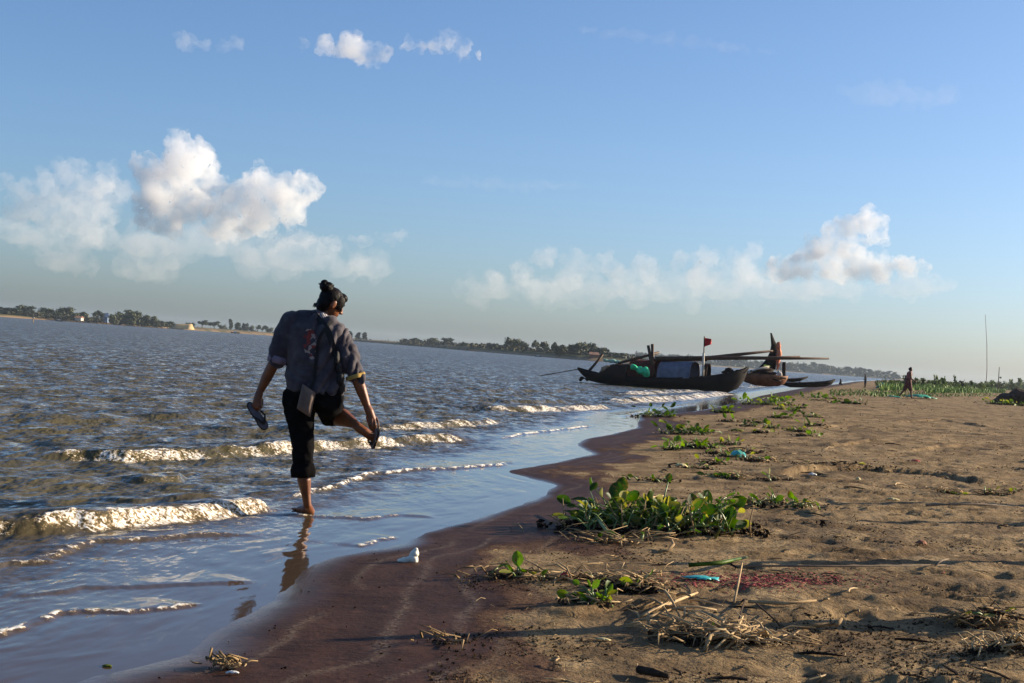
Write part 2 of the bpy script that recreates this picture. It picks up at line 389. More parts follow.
wss = np.concatenate([np.linspace(-.72, -.37, 90, endpoint=False), np.linspace(-.37, .20, 560, endpoint=False), np.linspace(.20, .5, 40)])
X, Y = fan(wys, wss, 2.5); x = X.ravel(); y = Y.ravel()
T = x - shore(y)
dep = sstep(-.5, -4.5, T); mid = sstep(-.15, -2.2, T)
fade = 1 - sstep(40, 90, y)
u = T + .25*fbm(x/2.5, y/2.5, 7, 2)
def ridge(a): return 1 - np.abs(a)
chop = .030*ridge(fbm(u/.85, y/2.2, 101, 3)*2.0) + .040*fbm(u/.40, y/.9, 102, 3) + .013*fbm(u/.14, y/.24, 103, 2)
z = .004 + (dep*chop*.9 + mid*.006*fbm(u/.22, y/.6, 104, 3))*fade - dep*.02
z = z + .0045*fbm(u/.12, y/.45, 105, 3)*sstep(0, -.2, T)
foam = np.zeros_like(x); calm = np.zeros_like(x)
for P, h, wf, wb, fo in BREAK:
    Pw = [flat(px, py, .01) for px, py in P]
    ym = [p.y for p in Pw]; xm = [p.x for p in Pw]
    m = (y > min(ym)-2) & (y < max(ym)+4) & (x > min(xm)-3) & (x < max(xm)+3)
    xm_, ym_ = x[m], y[m]; d, s, al = polydist(xm_, ym_, Pw)
    sd = d*s + .07*fbm(xm_/.5, ym_/.5, 31, 3) + .03*fbm(xm_/.12, ym_/.12, 32, 2)          # + towards the shore
    env = sstep(0, .10, al)*sstep(0, .12, 1-al)*(.65+.6*vnoise(xm_/.6, ym_/.6, 37))
    q = sd + wf                                                        # crest sits wf behind the foot
    prof = np.where(q > 0, np.exp(-(q/(wf*.62))**2), np.exp(-(q/wb)**2))
    z[m] += .85*h*env*prof
    k = vnoise(xm_/.10, ym_/.10, 41)*.5 + vnoise(xm_/.035, ym_/.035, 42)*.5
    band = sstep(-wf*1.35, -wf*.9, sd)*(1-sstep(-wf*.05, wf*.5, sd))
    trail = .55*sstep(-wb*.9, -wf, sd)*(1-sstep(-wf, 0, sd))*sstep(.60, .78, vnoise(xm_/.3, ym_/.2, 43))
    k2 = vnoise(xm_/.22, ym_/.16, 47)
    crest = .8*np.exp(-((sd+wf*1.25)/(wf*.22))**2)*sstep(.35, .6, k2)
    f = fo*np.maximum(np.maximum(band*(.08 + .52*sstep(.15, .80, k*.6 + .6*k2 + .3*env - .25)), crest), trail*.4)*sstep(0, .03, al)*sstep(0, .05, 1-al)*sstep(.15, .5, env)
    z[m] += f*(.018*(vnoise(xm_/.08, ym_/.08, 44)-.4) + .012*(vnoise(xm_/.03, ym_/.03, 45)-.4))*min(1, h/.1)
    foam[m] = np.maximum(foam[m], f)
for P, h, fo in FRONTS:
    Pw = [flat(px, py, .005) for px, py in P]
    ym = [p.y for p in Pw]; xm = [p.x for p in Pw]
    m = (y > min(ym)-1.2) & (y < max(ym)+2) & (x > min(xm)-1.5) & (x < max(xm)+1.5)
    xm_, ym_ = x[m], y[m]; d, s, al = polydist(xm_, ym_, Pw)
    w = .05 if h > .012 else .03
    sd = d*s + .045*fbm(xm_/.25, ym_/.25, 51, 3) + .012*fbm(xm_/.05, ym_/.05, 52, 2)
    env = sstep(0, .12, al)*sstep(0, .12, 1-al)
    z[m] += env*h*np.where(sd > 0, np.exp(-(sd/(w*.5))**2), np.exp(-(sd/.30)**2))
    k = vnoise(xm_/.045, ym_/.045, 53)*.6 + vnoise(xm_/.017, ym_/.017, 54)*.4
    f = fo*env*np.exp(-((sd+.01)/w)**2)*sstep(.40, .62, k + .2*vnoise(xm_/.4, ym_/.4, 55))
    z[m] += f*.012*k
    foam[m] = np.maximum(foam[m], f)
G = ground_z(x, y, fine=False)
z = np.maximum(z, np.where(T < -.05, G + .006, -1))
keep = (z > G - .02).reshape(X.shape)
me, used = grid_mesh(X, Y, z.reshape(X.shape), 'river', keep)
set_attr(me, 'foam', foam[used]); set_attr(me, 'shallow', (1-sstep(-.15, -2.6, T))[used]); 
set_attr(me, 'chop', (mid*.85+.03)[used]); set_attr(me, 'far', sstep(30, 160, y)[used])
n = N('river_water')
fo = n.attr('foam'); sh = n.attr('shallow'); ch = n.attr('chop'); fr = n.attr('far')
silt = n.mix(n.mr(n.noise(.6, 4), .3, .7), (.072, .060, .026), (.108, .088, .040))
silt = n.mix(sh, silt, (.070, .047, .032))
fk = n.noise(34, 7, .72, None, .6); fmask = n.mr(n.math('ADD', fo, n.math('MULTIPLY', n.math('SUBTRACT', fk, .5), 2.0)), .36, .74)
fmask = n.math('MULTIPLY', fmask, n.mr(fo, .04, .14))
c = n.mix(n.mr(fmask, 0, .5), silt, (.34, .235, .11)); c = n.mix(n.mr(fmask, .5, .95), c, (.80, .78, .72))
near_b = n.noise(9, 3, .6, n.coord((1.5, .6, 1))); far_b = n.noise(1.1, 4, .65, n.coord((1.4, .5, 1)))
mid_b = n.noise(3.2, 3, .6, n.coord((1.5, .55, 1)))
b = n.bump(far_b, n.math('MULTIPLY', ch, .55), .30); b = n.bump(mid_b, n.math('MULTIPLY', ch, .5), .09, b)
b = n.bump(near_b, n.math('MULTIPLY', ch, n.fmix(fr, .55, .15)), .03, b)
b = n.bump(fk, n.math('MULTIPLY', fmask, .45), .02, b)
# wavelets: random facet tilts, leaning a little towards the shore like the waves themselves
def tilt(scale, vec, k):
    t_ = n.node('ShaderNodeTexNoise'); t_.inputs['Scale'].default_value = scale; t_.inputs['Detail'].default_value = 3; n.t.links.new(vec, t_.inputs['Vector'])
    a = n.node('ShaderNodeVectorMath', operation='SUBTRACT'); n.t.links.new(t_.outputs['Color'], a.inputs[0]); a.inputs[1].default_value = (.5, .5, .5)
    m = n.node('ShaderNodeVectorMath', operation='MULTIPLY'); n.t.links.new(a.outputs[0], m.inputs[0]); m.inputs[1].default_value = (k*.6, k, 0); return m.outputs[0]
def vadd(a, b_):
    m = n.node('ShaderNodeVectorMath', operation='ADD'); n.t.links.new(a, m.inputs[0])
    if isinstance(b_, tuple): m.inputs[1].default_value = b_
    else: n.t.links.new(b_, m.inputs[1])
    return m.outputs[0]
tv = vadd(vadd(tilt(2.9, n.coord((1.1, .45, 1)), .82), tilt(9, n.coord((1.1, .55, 1)), .62)), (.05, -.18, 0))
ts = n.node('ShaderNodeVectorMath', operation='SCALE'); n.t.links.new(tv, ts.inputs[0]); n.put(ts.inputs['Scale'], n.math('MULTIPLY', n.mr(ch, .2, .9), n.math('SUBTRACT', 1.0, fmask)))
nv = n.node('ShaderNodeVectorMath', operation='NORMALIZE'); n.t.links.new(vadd(b, ts.outputs[0]), nv.inputs[0])
n.set(col=c, rough=n.fmix(fmask, n.fmix(fr, .05, .12), .8), ior=1.33, spec=.5, normal=nv.outputs[0])
o = link('river', me, n.m); tag(o, kind='structure')
# ------------------------------------------------------------------ air over the river
bm = bmesh.new(); bmesh.ops.create_cube(bm, size=1, matrix=Matrix.Translation((0, 1335, 7.2)) @ Matrix.Diagonal((4400, 2740, 17.8, 1)))
m = bpy.data.materials.new('river_air'); m.use_nodes = True; t = m.node_tree; t.nodes.clear()
o_ = t.nodes.new('ShaderNodeOutputMaterial'); v = t.nodes.new('ShaderNodeVolumePrincipled')
v.inputs['Color'].default_value = (.68, .82, 1.0, 1); v.inputs['Density'].default_value = .00011; v.inputs['Anisotropy'].default_value = .2
t.links.new(v.outputs[0], o_.inputs['Volume'])
o = link('haze', bm_mesh(bm), m, None, False); tag(o, kind='stuff')
# ------------------------------------------------------------------ far bank and trees
R0 = random.Random(77)
def bank(name, pts, depth, mat, hs):
    """strip of land: pts = (px, distance); hs = heights of edge and back"""
    V = []; Fc = []; prev = None
    fine = []
    for (a, da), (b, db) in zip(pts[:-1], pts[1:]):
        n_ = max(2, int(abs(b-a)/6))
        for k in range(n_): t = k/n_; fine.append((a+(b-a)*t, da+(db-da)*t))
    fine.append(pts[-1])
    for i, (px, d) in enumerate(fine):
        p = at(px, HOR+.072*px, d); x0 = p.x
        rr = mnoise.noise((px*.05, 3, 1))
        for k, (off, z) in enumerate(((-3, -.6), (0, .05), (5, hs[0]*(1+.5*rr)), (14, hs[0]+(hs[1]-hs[0])*.7*(1+.3*rr)), (40, hs[1]), (depth, hs[1]*1.1))):
            V.append((x0*(d+off)/d, d+off, z))
        if i:
            for k in range(5):
                a = (i-1)*6+k; b = i*6+k; Fc.append((a, b, b+1, a+1))
    o = link(name, mesh_from(V, Fc), mat); tag(o, kind='structure'); return o
n = N('bank_soil'); g = n.node('ShaderNodeNewGeometry'); sx = n.node('ShaderNodeSeparateXYZ'); n.t.links.new(g.outputs['Position'], sx.inputs[0])
f = n.math('ADD', sx.outputs[2], n.math('MULTIPLY', n.noise(.05, 4), .8))
bank_m = n.set(col=n.mix(n.mr(f, .75, 1.5), n.mix(n.noise(.2, 4), (.20, .125, .07), (.34, .235, .135)), n.mix(n.noise(.15, 4), (.045, .055, .018), (.10, .095, .035))), rough=.9, spec=.1)
n = N('sandbar_soil'); sandbar_m = n.set(col=n.mix(n.mr(n.noise(.12, 5), .4, .65), (.20, .135, .075), (.06, .065, .025)), rough=.9, spec=.1)
BANK = [(-160, 600), (0, 616), (150, 700), (254, 800), (350, 960), (420, 800), (469, 560), (574, 420), (640, 400)]
bank('far_bank', BANK, 300, bank_m, (.9, 1.6))
bank('sandbar', [(176, 690), (254, 780), (300, 850), (350, 900), (420, 760), (470, 550)], 60, sandbar_m, (.8, 1.5))
bank('distant_bank', [(560, 1500), (700, 1480), (900, 1500), (1200, 1600)], 500, bank_m, (1.0, 2.0))

def leaf_mat(name, c1, c2, scale=.6, rough=.6, spec=.25, spots=None):
    n = N(name); v = n.coord(obj=True)
    inf = n.node('ShaderNodeObjectInfo')
    f = n.math('ADD', n.math('MULTIPLY', n.noise(scale, 4, .6, v), .75), n.math('MULTIPLY', inf.outputs['Random'], .25))
    c = n.mix(n.mr(f, .32, .72), c1, c2)
    if spots: c = n.mix(n.mr(n.noise(22, 5, .65, v), .57, .66), c, spots)
    return n.set(col=c, rough=rough, spec=spec)
tree_leaf = leaf_mat('tree_foliage', (.022, .034, .012), (.075, .085, .028), .5)
bark = simple('tree_bark', (.10, .075, .05), .9, .4, 3)
def blob_leaves(V, Fc, c, r, n_, size, rnd, flat_=.8):
    for _ in range(n_):
        d = Vector((rnd.gauss(0, 1), rnd.gauss(0, 1), rnd.gauss(.15, .9))).normalized()
        p = Vector(c) + Vector((d.x*r, d.y*r, d.z*r*flat_))*rnd.uniform(.45, 1.08)
        nrm = (d + Vector((rnd.gauss(0, .6), rnd.gauss(0, .6), rnd.gauss(.3, .6)))).normalized()
        a = nrm.orthogonal().normalized(); b = nrm.cross(a); an = rnd.uniform(0, 6.28)
        a, b = a*math.cos(an)+b*math.sin(an), b*math.cos(an)-a*math.sin(an)
        s = size*rnd.uniform(.6, 1.4); i = len(V)
        V += [p-a*s, p-b*s*.55, p+a*s, p+b*s*.55+nrm*s*.15]; Fc.append((i, i+1, i+2, i+3))
def tube(V, Fc, pts, rad, seg=6, cap=True):
    """tapered tube along points"""
    pts = [Vector(p) for p in pts]; base = len(V); up = None
    for i, p in enumerate(pts):
        t = (pts[min(i+1, len(pts)-1)] - pts[max(i-1, 0)]).normalized()
        if up is None: up = t.orthogonal().normalized()
        a = (up - t*up.dot(t)).normalized(); up = a; b = t.cross(a)
        r = rad[i] if isinstance(rad, (list, tuple)) else rad
        for k in range(seg):
            an = 2*math.pi*k/seg; V.append(p + (a*math.cos(an) + b*math.sin(an))*r)
    for i in range(len(pts)-1):
        for k in range(seg):
            Fc.append((base+i*seg+k, base+i*seg+(k+1) % seg, base+(i+1)*seg+(k+1) % seg, base+(i+1)*seg+k))
    if cap:
        Fc.append(tuple(base+k for k in range(seg))[::-1]); e = base+(len(pts)-1)*seg; Fc.append(tuple(e+k for k in range(seg)))
def tree_meshes(kind, seed):
    """unit tree: height 1, about 1 wide; returns crown mesh and trunk mesh"""
    rnd = random.Random(seed); V = []; Fc = []; TV = []; TF = []
    if kind == 'round':
        lob = [(rnd.uniform(-.30, .30), rnd.uniform(-.30, .30), rnd.uniform(.20, .72), rnd.uniform(.18, .27)) for _ in range(12)]
        fork = .2
    elif kind == 'umbrella':
        lob = [(rnd.uniform(-.42, .42), rnd.uniform(-.35, .35), rnd.uniform(.55, .84), rnd.uniform(.14, .22)) for _ in range(10)]
        fork = .4
    elif kind == 'tall':
        lob = [(rnd.uniform(-.09, .09), rnd.uniform(-.09, .09), .30+.09*k, .15-.008*k) for k in range(8)]
        fork = .25
    else:
        lob = [(rnd.uniform(-.5, .5), rnd.uniform(-.4, .4), rnd.uniform(.15, .6), rnd.uniform(.22, .34)) for _ in range(8)]
        fork = .12
    tube(TV, TF, [(0, 0, -.05), (.01, 0, fork*.6), (0, .01, fork)], [.04, .032, .025])
    for x, y, z, r in lob:
        tube(TV, TF, [(0, .01, fork*.95), (x*.5, y*.5, fork+(z-fork)*.55), (x, y, z)], [.022, .014, .006], 5)
        blob_leaves(V, Fc, (x, y, z), r, 46, .075, rnd)
        blob_leaves(V, Fc, (x, y, z), r*.6, 22, .09, rnd)
    zm = max(v[2] for v in V); xm = max(abs(v[0]) for v in V)*2
    V = [(v[0]/xm, v[1]/xm, v[2]/zm) for v in V]; TV = [(v[0]/xm, v[1]/xm, v[2]/zm) for v in TV]
    return mesh_from(V, Fc), mesh_from(TV, TF)
KINDS = {}
for kind in ('round', 'umbrella', 'tall', 'bushy'):
    KINDS[kind] = []
    for s in range(3):
        c, t = tree_meshes(kind, hash(kind) % 1 + s*31 + len(kind)); c.materials.append(tree_leaf); t.materials.append(bark); KINDS[kind].append((c, t))
def tree(kind, px, top, wpx, d, label, group):
    h = (HOR+.072*px+1.0 - top)*d/F*1.02; base = at(px, HOR+.072*px, d); w = wpx*d/F
    c, t = R0.choice(KINDS[kind])
    e = empty('tree', (base.x, d, .6), label, 'tree', group, R0.uniform(0, 6.28))
    e.scale = (w*1.12, w*1.12, h)
    for nm, m in (('crown', c), ('trunk', t)):
        o = bpy.data.objects.new(nm, m); COL.objects.link(o); o.parent = e
LT = [('round',4,305.5,20),('round',13,306.5,16),('round',26,304.5,20),('bushy',36,309,18),('round',47,307,17),('bushy',56,311,14),('round',65,306,18),('bushy',75,311,14),('umbrella',83,311,14),('umbrella',97,309.5,14),('round',104,312,10),
      ('bushy',113,313,13),('round',121,311.5,17),('round',133,309,18),('bushy',142,314,16),('round',150,314.5,16),('bushy',159,319,12),('bushy',167,320,12)]
for k, px, top, w in LT:
    tree(k, px, top, w, 640 + R0.uniform(-8, 40), 'dark full-crowned tree in the row along the far left bank', 'dark trees along the far left bank')
LT2 = [('bushy',190,322,12),('umbrella',202,319.5,14),('umbrella',214,320.5,14),('bushy',222,324,10),('tall',230,318.5,5),('round',238,321,8),('round',245,322.5,8),('bushy',253,325,12),('umbrella',262,325,10),('bushy',270,327,12),('round',281,327,9),('bushy',290,330,12),('bushy',318,333,10)]
for k, px, top, w in LT2:
    tree(k, px, top, w, 860 + R0.uniform(-10, 40), 'small scattered tree behind the pale sand strip left of the barefoot person', 'small trees behind the pale sand strip')
for px, top, w in ((350.5, 331, 5), (358, 332, 6), (364, 332, 6)):
    tree('tall', px, top, w, 930, 'slim lone tree on the sandbar just right of the barefoot person', 'three slim trees on the sandbar')
RT = [('bushy',402,342,14),('umbrella',416,337.5,14),('bushy',424,340,14),('umbrella',433,337.5,14),('round',447,337,14),('bushy',462,341,14),('bushy',477,343,14),('round',491,342,15),('bushy',500,343,14),('round',510,336.5,14),('round',518,338,14),('bushy',525,341,14),
      ('umbrella',536,339,10),('round',543,339,12),('umbrella',554,341,9),('bushy',551,345,18),('round',566,344.5,18),('bushy',576,346,16),('round',584,345,15)]
for k, px, top, w in RT:
    d = float(np.interp(px, [400, 469, 574, 640], [860, 590, 445, 420])) + R0.uniform(0, 25)
    tree(k, px, top, w, d, 'dark tree in the wooded row left of the covered boat', 'wooded row left of the covered boat')
for k, px, top, w in [('round',560,343,16),('round',572,341.5,16),('round',580,339.5,18),('round',590,341,16),('round',598,346,16),('round',618,351,18),('round',640,357,16),('bushy',648,360,16),('bushy',656,362,14),('umbrella',601,346,13),('bushy',606,351,18),('round',613,350,16),('bushy',622,353,16),('bushy',632,357,14),('bushy',594,351,12)]:
    tree(k, px, top, w, 430 + R0.uniform(0, 25), 'dark tree rising behind the bow of the covered boat', 'trees behind the bow of the covered boat')
for i in range(62):
    px = 628 + i*4.4 + R0.uniform(-1.2, 1.2)
    hgt = float(np.interp(px, [628, 700, 735, 760, 800, 830, 860, 900], [8, 9, 11, 8, 10, 8.5, 8, 6]))*R0.uniform(.75, 1.15)
    tree(R0.choice(['round', 'bushy', 'bushy', 'tall']), px, HOR+.072*px-hgt+.8, R0.uniform(8, 13), 1500 + R0.uniform(0, 60), 'hazy blue-grey tree in the distant line of forest behind the boats', 'distant forest behind the boats')
# undergrowth along the banks: nobody could count it
V = []; Fc = []
def under(px0, px1, dfun, hpx, n_):
    for _ in range(n_):
        px = R0.uniform(px0, px1); d = dfun(px) + R0.uniform(2, 40); p = at(px, HOR+.072*px, d)
        h = hpx*d/F*R0.uniform(.4, 1.2)
        blob_leaves(V, Fc, (p.x, d, 1.0 + h*.3), h*.6, 5, h*.35, R0)
under(-60, 172, lambda p: 625+p*.3, 5, 1500); under(400, 480, lambda p: 800 - (p-400)*2.5, 5, 500); under(470, 640, lambda p: float(np.interp(p, [469, 574, 640], [570, 430, 410])), 6, 900)
under(180, 480, lambda p: 880 if p < 400 else 700, 2.2, 500); under(620, 900, lambda p: 1490, 4.0, 900)
o = link('undergrowth', mesh_from(V, Fc), leaf_mat('bank_undergrowth', (.018, .022, .010), (.055, .055, .024), .08)); tag(o, kind='stuff')
# small built things on the far bank
def hut(px, base, w, h, d, wall, roof, label, cat='hut'):
    b = at(px, HOR+.072*px, d); W_ = w*d/F; H_ = h*d/F
    e = empty('hut', (b.x, d-4, .8), label, cat)
    V = []; Fc = []
    def boxv(x0, x1, y0, y1, z0, z1):
        i = len(V); V.extend([(x0,y0,z0),(x1,y0,z0),(x1,y1,z0),(x0,y1,z0),(x0,y0,z1),(x1,y0,z1),(x1,y1,z1),(x0,y1,z1)])
        Fc.extend([(i,i+3,i+2,i+1),(i+4,i+5,i+6,i+7),(i,i+1,i+5,i+4),(i+1,i+2,i+6,i+5),(i+2,i+3,i+7,i+6),(i+3,i,i+4,i+7)])
    boxv(-W_/2, W_/2, -2, 2, 0, H_*.6); link('wall', mesh_from(V, Fc), wall, e, False)
    V2 = [(-W_*.58,-2.5,H_*.58),(W_*.58,-2.5,H_*.58),(W_*.58,2.5,H_*.58),(-W_*.58,2.5,H_*.58),(-W_*.5,0,H_),(W_*.5,0,H_)]
    link('roof', mesh_from(V2, [(0,1,5,4),(1,2,5),(2,3,4,5),(3,0,4),(0,3,2,1)]), roof, e, False); return e
wm = simple('limewash', (.55, .52, .47), .85, .2, .8); rm_ = simple('rusty_tin', (.33, .17, .10), .7, .4, .8); bm_ = simple('blue_tin', (.16, .22, .33), .6, .3, .8)
hut(82, 0, 6, 4.5, 632, wm, rm_, 'small white hut among the dark trees on the far left bank')
hut(152, 0, 5, 3.5, 690, wm, rm_, 'small pale hut at the right end of the dark tree row')
hut(109, 0, 4, 9, 650, bm_, bm_, 'narrow blue-grey tower between two tree crowns on the far left bank', 'tower')
hut(593, 0, 9, 6, 424, simple('brick_wash', (.25, .11, .08), .9, .3, .8), rm_, 'reddish hut low in the trees behind the covered boat')
# pale clay heap
V = []; Fc = []; b0 = at(185, HOR+.072*185, 700)
for i in range(13):
    for j in range(7):
        u_ = i/12; w_ = j/6; hgt = min(1, u_/.12, (1-u_)/.06)*min(1, w_/.3, (1-w_)/.3)
        V.append((b0.x + (u_-.5)*9.6, 700-9+w_*9, .3+2.6*hgt*(0.82+.18*u_)+.12*mnoise.noise((i*.7, j*.9, 0))))
for i in range(12):
    for j in range(6): a = i*7+j; Fc.append((a, a+7, a+8, a+1))
o = link('clay_heap', mesh_from(V, Fc), simple('pale_clay', (.50, .36, .17), .9, .25, .5)); tag(o, 'flat-topped heap of pale yellow clay at the right end of the far dark trees', 'clay heap')
# little boats and a marker far out on the river
def little_boat(px, py, wpx, d, col, label):
    p = at(px, py, d); L = wpx*d/F; V = []; Fc = []
    for i in range(9):
        u_ = i/8*2-1; b = .16*L*(1-u_*u_)**.6+.01; zs = .10*L+.07*L*u_*u_
        V += [(u_*L/2, -b, zs), (u_*L/2*.92, -b*.5, 0), (u_*L/2*.92, b*.5, 0), (u_*L/2, b, zs), (u_*L/2, 0, zs*.7)]
        if i:
            a = (i-1)*5; c = i*5
            for k in range(4): Fc.append((a+k, c+k, c+k+1, a+k+1))
            Fc.append((a+4, c+4, c, a))
    e = empty('rowing_boat', (p.x, d, -.05), label, 'boat'); link('hull', mesh_from(V, Fc), col, e)
    V = []; Fc = []
    for i in range(7):
        for s_ in (-1, 1): an = math.pi*i/6; V.append((s_*L*.16, math.cos(an)*L*.12, .1*L+math.sin(an)*L*.16))
        if i: a = (i-1)*2; Fc.append((a, a+1, a+3, a+2))
    link('canopy', mesh_from(V, Fc), wm, e)
dk = simple('dark_boat_wood', (.015, .009, .006), .9, .5, 2.0, .4, .02)
little_boat(59, 319.2, 8, 560, dk, 'small far boat with a white canopy near the left bank')
little_boat(235, 333, 9, 700, dk, 'small dark boat lying off the pale sand strip')
little_boat(538, 356.5, 7, 440, dk, 'small pale-topped boat beached below the wooded row')
e = empty('net_marker', at(33, 323, 290), 'tan upright marker float standing in the water at far left', 'marker')
V = []; Fc = []; tube(V, Fc, [(0, 0, -.6), (.03, 0, .3), (0, 0, 1.0)], .10, 7); link('stake', mesh_from(V, Fc), simple('weathered_bamboo', (.36, .26, .15), .7, .3, 6), e)
V = []; Fc = []; tube(V, Fc, [(-.28, 0, .95), (0, 0, 1.12), (.30, 0, 1.0)], [.06, .12, .05], 7); link('float_rag', mesh_from(V, Fc), wm, e)
# ------------------------------------------------------------------ boats at the landing
tarp_g = simple('green_tarp', (.04, .66, .30), .5, .35, 5, .5, .03, spec=.4)
tarp_w = simple('pale_green_tarp', (.35, .55, .42), .55, .25, 5, .4, .03)
blue_c = simple('grey_blue_canvas', (.17, .17, .22), .7, .3, 4, .5, .02)
mat_b = simple('brown_matting', (.035, .015, .009), .85, .45, 8, .5, .02)
red_c = simple('dark_red_cloth', (.14, .03, .02), .8, .4, 5, .4, .02)
rim_m = simple('pale_hoop_wood', (.66, .58, .48), .6, .3, 6)
bam = simple('brown_bamboo', (.10, .052, .028), .6, .35, 5, .2, .01)
tan_c = simple('tan_sailcloth', (.40, .27, .17), .8, .3, 5, .4, .02)
sal = simple('salmon_sailcloth', (.62, .20, .10), .75, .25, 4, .5, .03)
orange_w = simple('orange_brown_planks', (.24, .095, .04), .7, .5, 4, .5, .02)
def hull(name, st, beam, Y0, mat, parent, slope=0.0):
    """st: (px, y of gunwale, y of keel), all seen on the near side; lofted hull, decked a little below the rail"""
    V = []; Fc = []; nst = len(st); o3 = parent.location; SEG = 8
    for i, (px, ys_, yk) in enumerate(st):
        u_ = i/(nst-1); b = beam*max(.04, (1-abs(2*u_-1)**2.2))**.7; Y = Y0 + slope*(u_-.5)
        s_ = at(px, ys_, Y-b); k_ = at(px, yk, Y-b*.55); cx = at(px, ys_, Y).x
        zs, zk = s_.z, min(k_.z, s_.z-.02)
        ring = [(0, zk-.02), (.55, zk), (.85, zk+(zs-zk)*.5), (1, zs)]
        prof = [(-q*b, z) for q, z in ring[::-1]] + [(q*b, z) for q, z in ring[1:]]
        prof.append((b*.86, zs-.03)); prof.append((b*.80, zs-.16*min(1, (zs-zk)))); prof.append((-b*.80, zs-.16*min(1, (zs-zk)))); prof.append((-b*.86, zs-.03))
        for yo, z in prof: V.append(Vector((cx, Y+yo, z))-o3)
    m = len(V)//nst
    for i in range(nst-1):
        for k in range(m): Fc.append((i*m+k, (i+1)*m+k, (i+1)*m+(k+1) % m, i*m+(k+1) % m))
    Fc.append(tuple(range(m))); Fc.append(tuple((nst-1)*m+k for k in range(m))[::-1])
    return link(name, mesh_from(V, Fc), mat, parent)
YAW = math.radians(27)
def arch(name, px0, px1, ytop, ybase, half, Y, mat, parent, thick=.03, seg=14, sag=0.0, sq=.75, taper=1.0):
    """barrel canopy along the boat (which lies with its right end a little nearer), open at both ends"""
    a = at(px0, ybase, Y); b = at(px1, ybase, Y); h = at((px0+px1)/2, ytop, Y).z - at((px0+px1)/2, ybase, Y).z
    V = []; Fc = []; o3 = parent.location; nl = 9; sY, cY = math.sin(YAW), math.cos(YAW); dY = (b.x-a.x)*.5*math.tan(YAW)*.55
    for j in range(nl):
        t = j/(nl-1); c = a.lerp(b, t); tp = 1-(1-taper)*(1-min(1, t*2.2))**2; yo = dY*(1-2*t)
        for rr in (0, thick):
            for k in range(seg+1):
                an = math.pi*k/seg; cs, sn = math.cos(an), math.sin(an)
                q = math.copysign(abs(cs)**sq, cs)*(half-rr); zz = (abs(sn)**sq)*(h-rr)*(1-sag*math.sin(math.pi*t))*tp
                V.append(Vector((c.x + q*sY, Y + yo + q*cY, c.z+zz))-o3)
    m = 2*(seg+1)
    for j in range(nl-1):
        for k in range(seg):
            Fc.append((j*m+k, j*m+k+1, (j+1)*m+k+1, (j+1)*m+k)); q = seg+1
            Fc.append((j*m+q+k, (j+1)*m+q+k, (j+1)*m+q+k+1, j*m+q+k+1))
    for j in (0, nl-1):
        for k in range(seg):
            f = (j*m+k, j*m+seg+1+k, j*m+seg+2+k, j*m+k+1); Fc.append(f if j else f[::-1])
    return link(name, mesh_from(V, Fc), mat, parent)
def pole(name, pts, rad, mat, Y, label=None, cat=None, parent=None, group=None):
    P = [at(p[0], p[1], Y + (p[2] if len(p) > 2 else 0)) for p in pts]
    o3 = parent.location if parent else P[0]; V = []; Fc = []
    tube(V, Fc, [p-o3 for p in P], rad, 7); o = link(name, mesh_from(V, Fc), mat, parent)
    if not parent: o.location = o3; tag(o, label, cat, group)
    return o
def lump(name, parts, mat, Y, label=None, cat=None, parent=None, vox=.05, amp=.06, seed=0):
    """crumpled bundle: union of ellipsoids then crumpled"""
    bm = bmesh.new(); c0 = at(parts[0][0], parts[0][1], Y)
    o3 = parent.location if parent else c0
    for px, py, rx, rz in parts: add_ico(bm, at(px, py, Y)-o3, 1, 2, (rx*Y/F, (rx+rz)/2*Y/F*.9, rz*Y/F))
    me = remesh(bm_mesh(bm), vox, 1); co = get_co(me)
    for i in range(len(co)):
        v = Vector(co[i]) + Vector((seed, 0, 0)); co[i] += np.array(mnoise.noise_vector(v*3.0)*amp + mnoise.noise_vector(v*9.0)*amp*.5)
    set_co(me, co); o = link(name, me, mat, parent)
    if not parent: o.location = o3; tag(o, label, cat)
    return o
YB = 70.0
cb = empty('covered_boat', at(662, 389, YB), 'long dark covered river boat with a blue-grey arched canopy, moored broadside at the water edge', 'boat')
hull('hull', [(577.5,367.0,369.0),(583,368.6,375),(590,370.4,380.5),(600,373.0,383.0),(620,375.6,385.0),(645,377.2,386.8),(672,377.4,389.6),(698,376.2,391.8),(716,375.2,393.0),(728,373.2,392.6),(738,370.6,388.5),(744,368.6,381),(748.5,366.4,369.0)], .80, YB, dk, cb)
arch('mat_canopy', 603, 631, 363.6, 377.5, .74, YB, mat_b, cb, sq=.9, taper=.45)
c2 = arch('canvas_canopy', 662.5, 694, 361.2, 378.5, .74, YB, blue_c, cb)
arch('hoop', 694.2, 695.8, 360.4, 378.4, .79, YB-.25, rim_m, c2, .12)
arch('hoop', 661.4, 662.3, 361.0, 378.4, .76, YB+.25, rim_m, c2, .06)
arch('stern_canopy', 704, 708.5, 363.4, 377.0, .32, YB-.3, mat_b, cb)
pole('roof_spar', [(650,360.4),(680,359.8),(707,359.6)], .07, red_c, YB, parent=cb)
arch('cloth_awning', 632, 657, 357.6, 377, .62, YB+.3, red_c, cb, sag=.12, sq=1.1)
lump('hold_cover', [(636,375,5,3),(644,375.5,5,3),(651,375.5,4,3)], mat_b, YB, parent=cb, seed=14)
lump('side_tarp', [(634,367.5,4,2.6),(640,370.5,4.5,4.2),(645.5,371.5,4.2,5.0),(648,374,2.5,3)], tarp_g, YB-.85, parent=cb, seed=4)
lump('sail_bundle', [(604,368,3.0,2.6),(607,366.4,3.5,1.6),(601.5,371,2.2,2.0)], tan_c, YB-.35, parent=cb, seed=8)
pole('steering_oar', [(588.5,371.5),(596,362.8),(603,354.2)], [.07,.06,.05], bam, YB-.3, parent=cb)
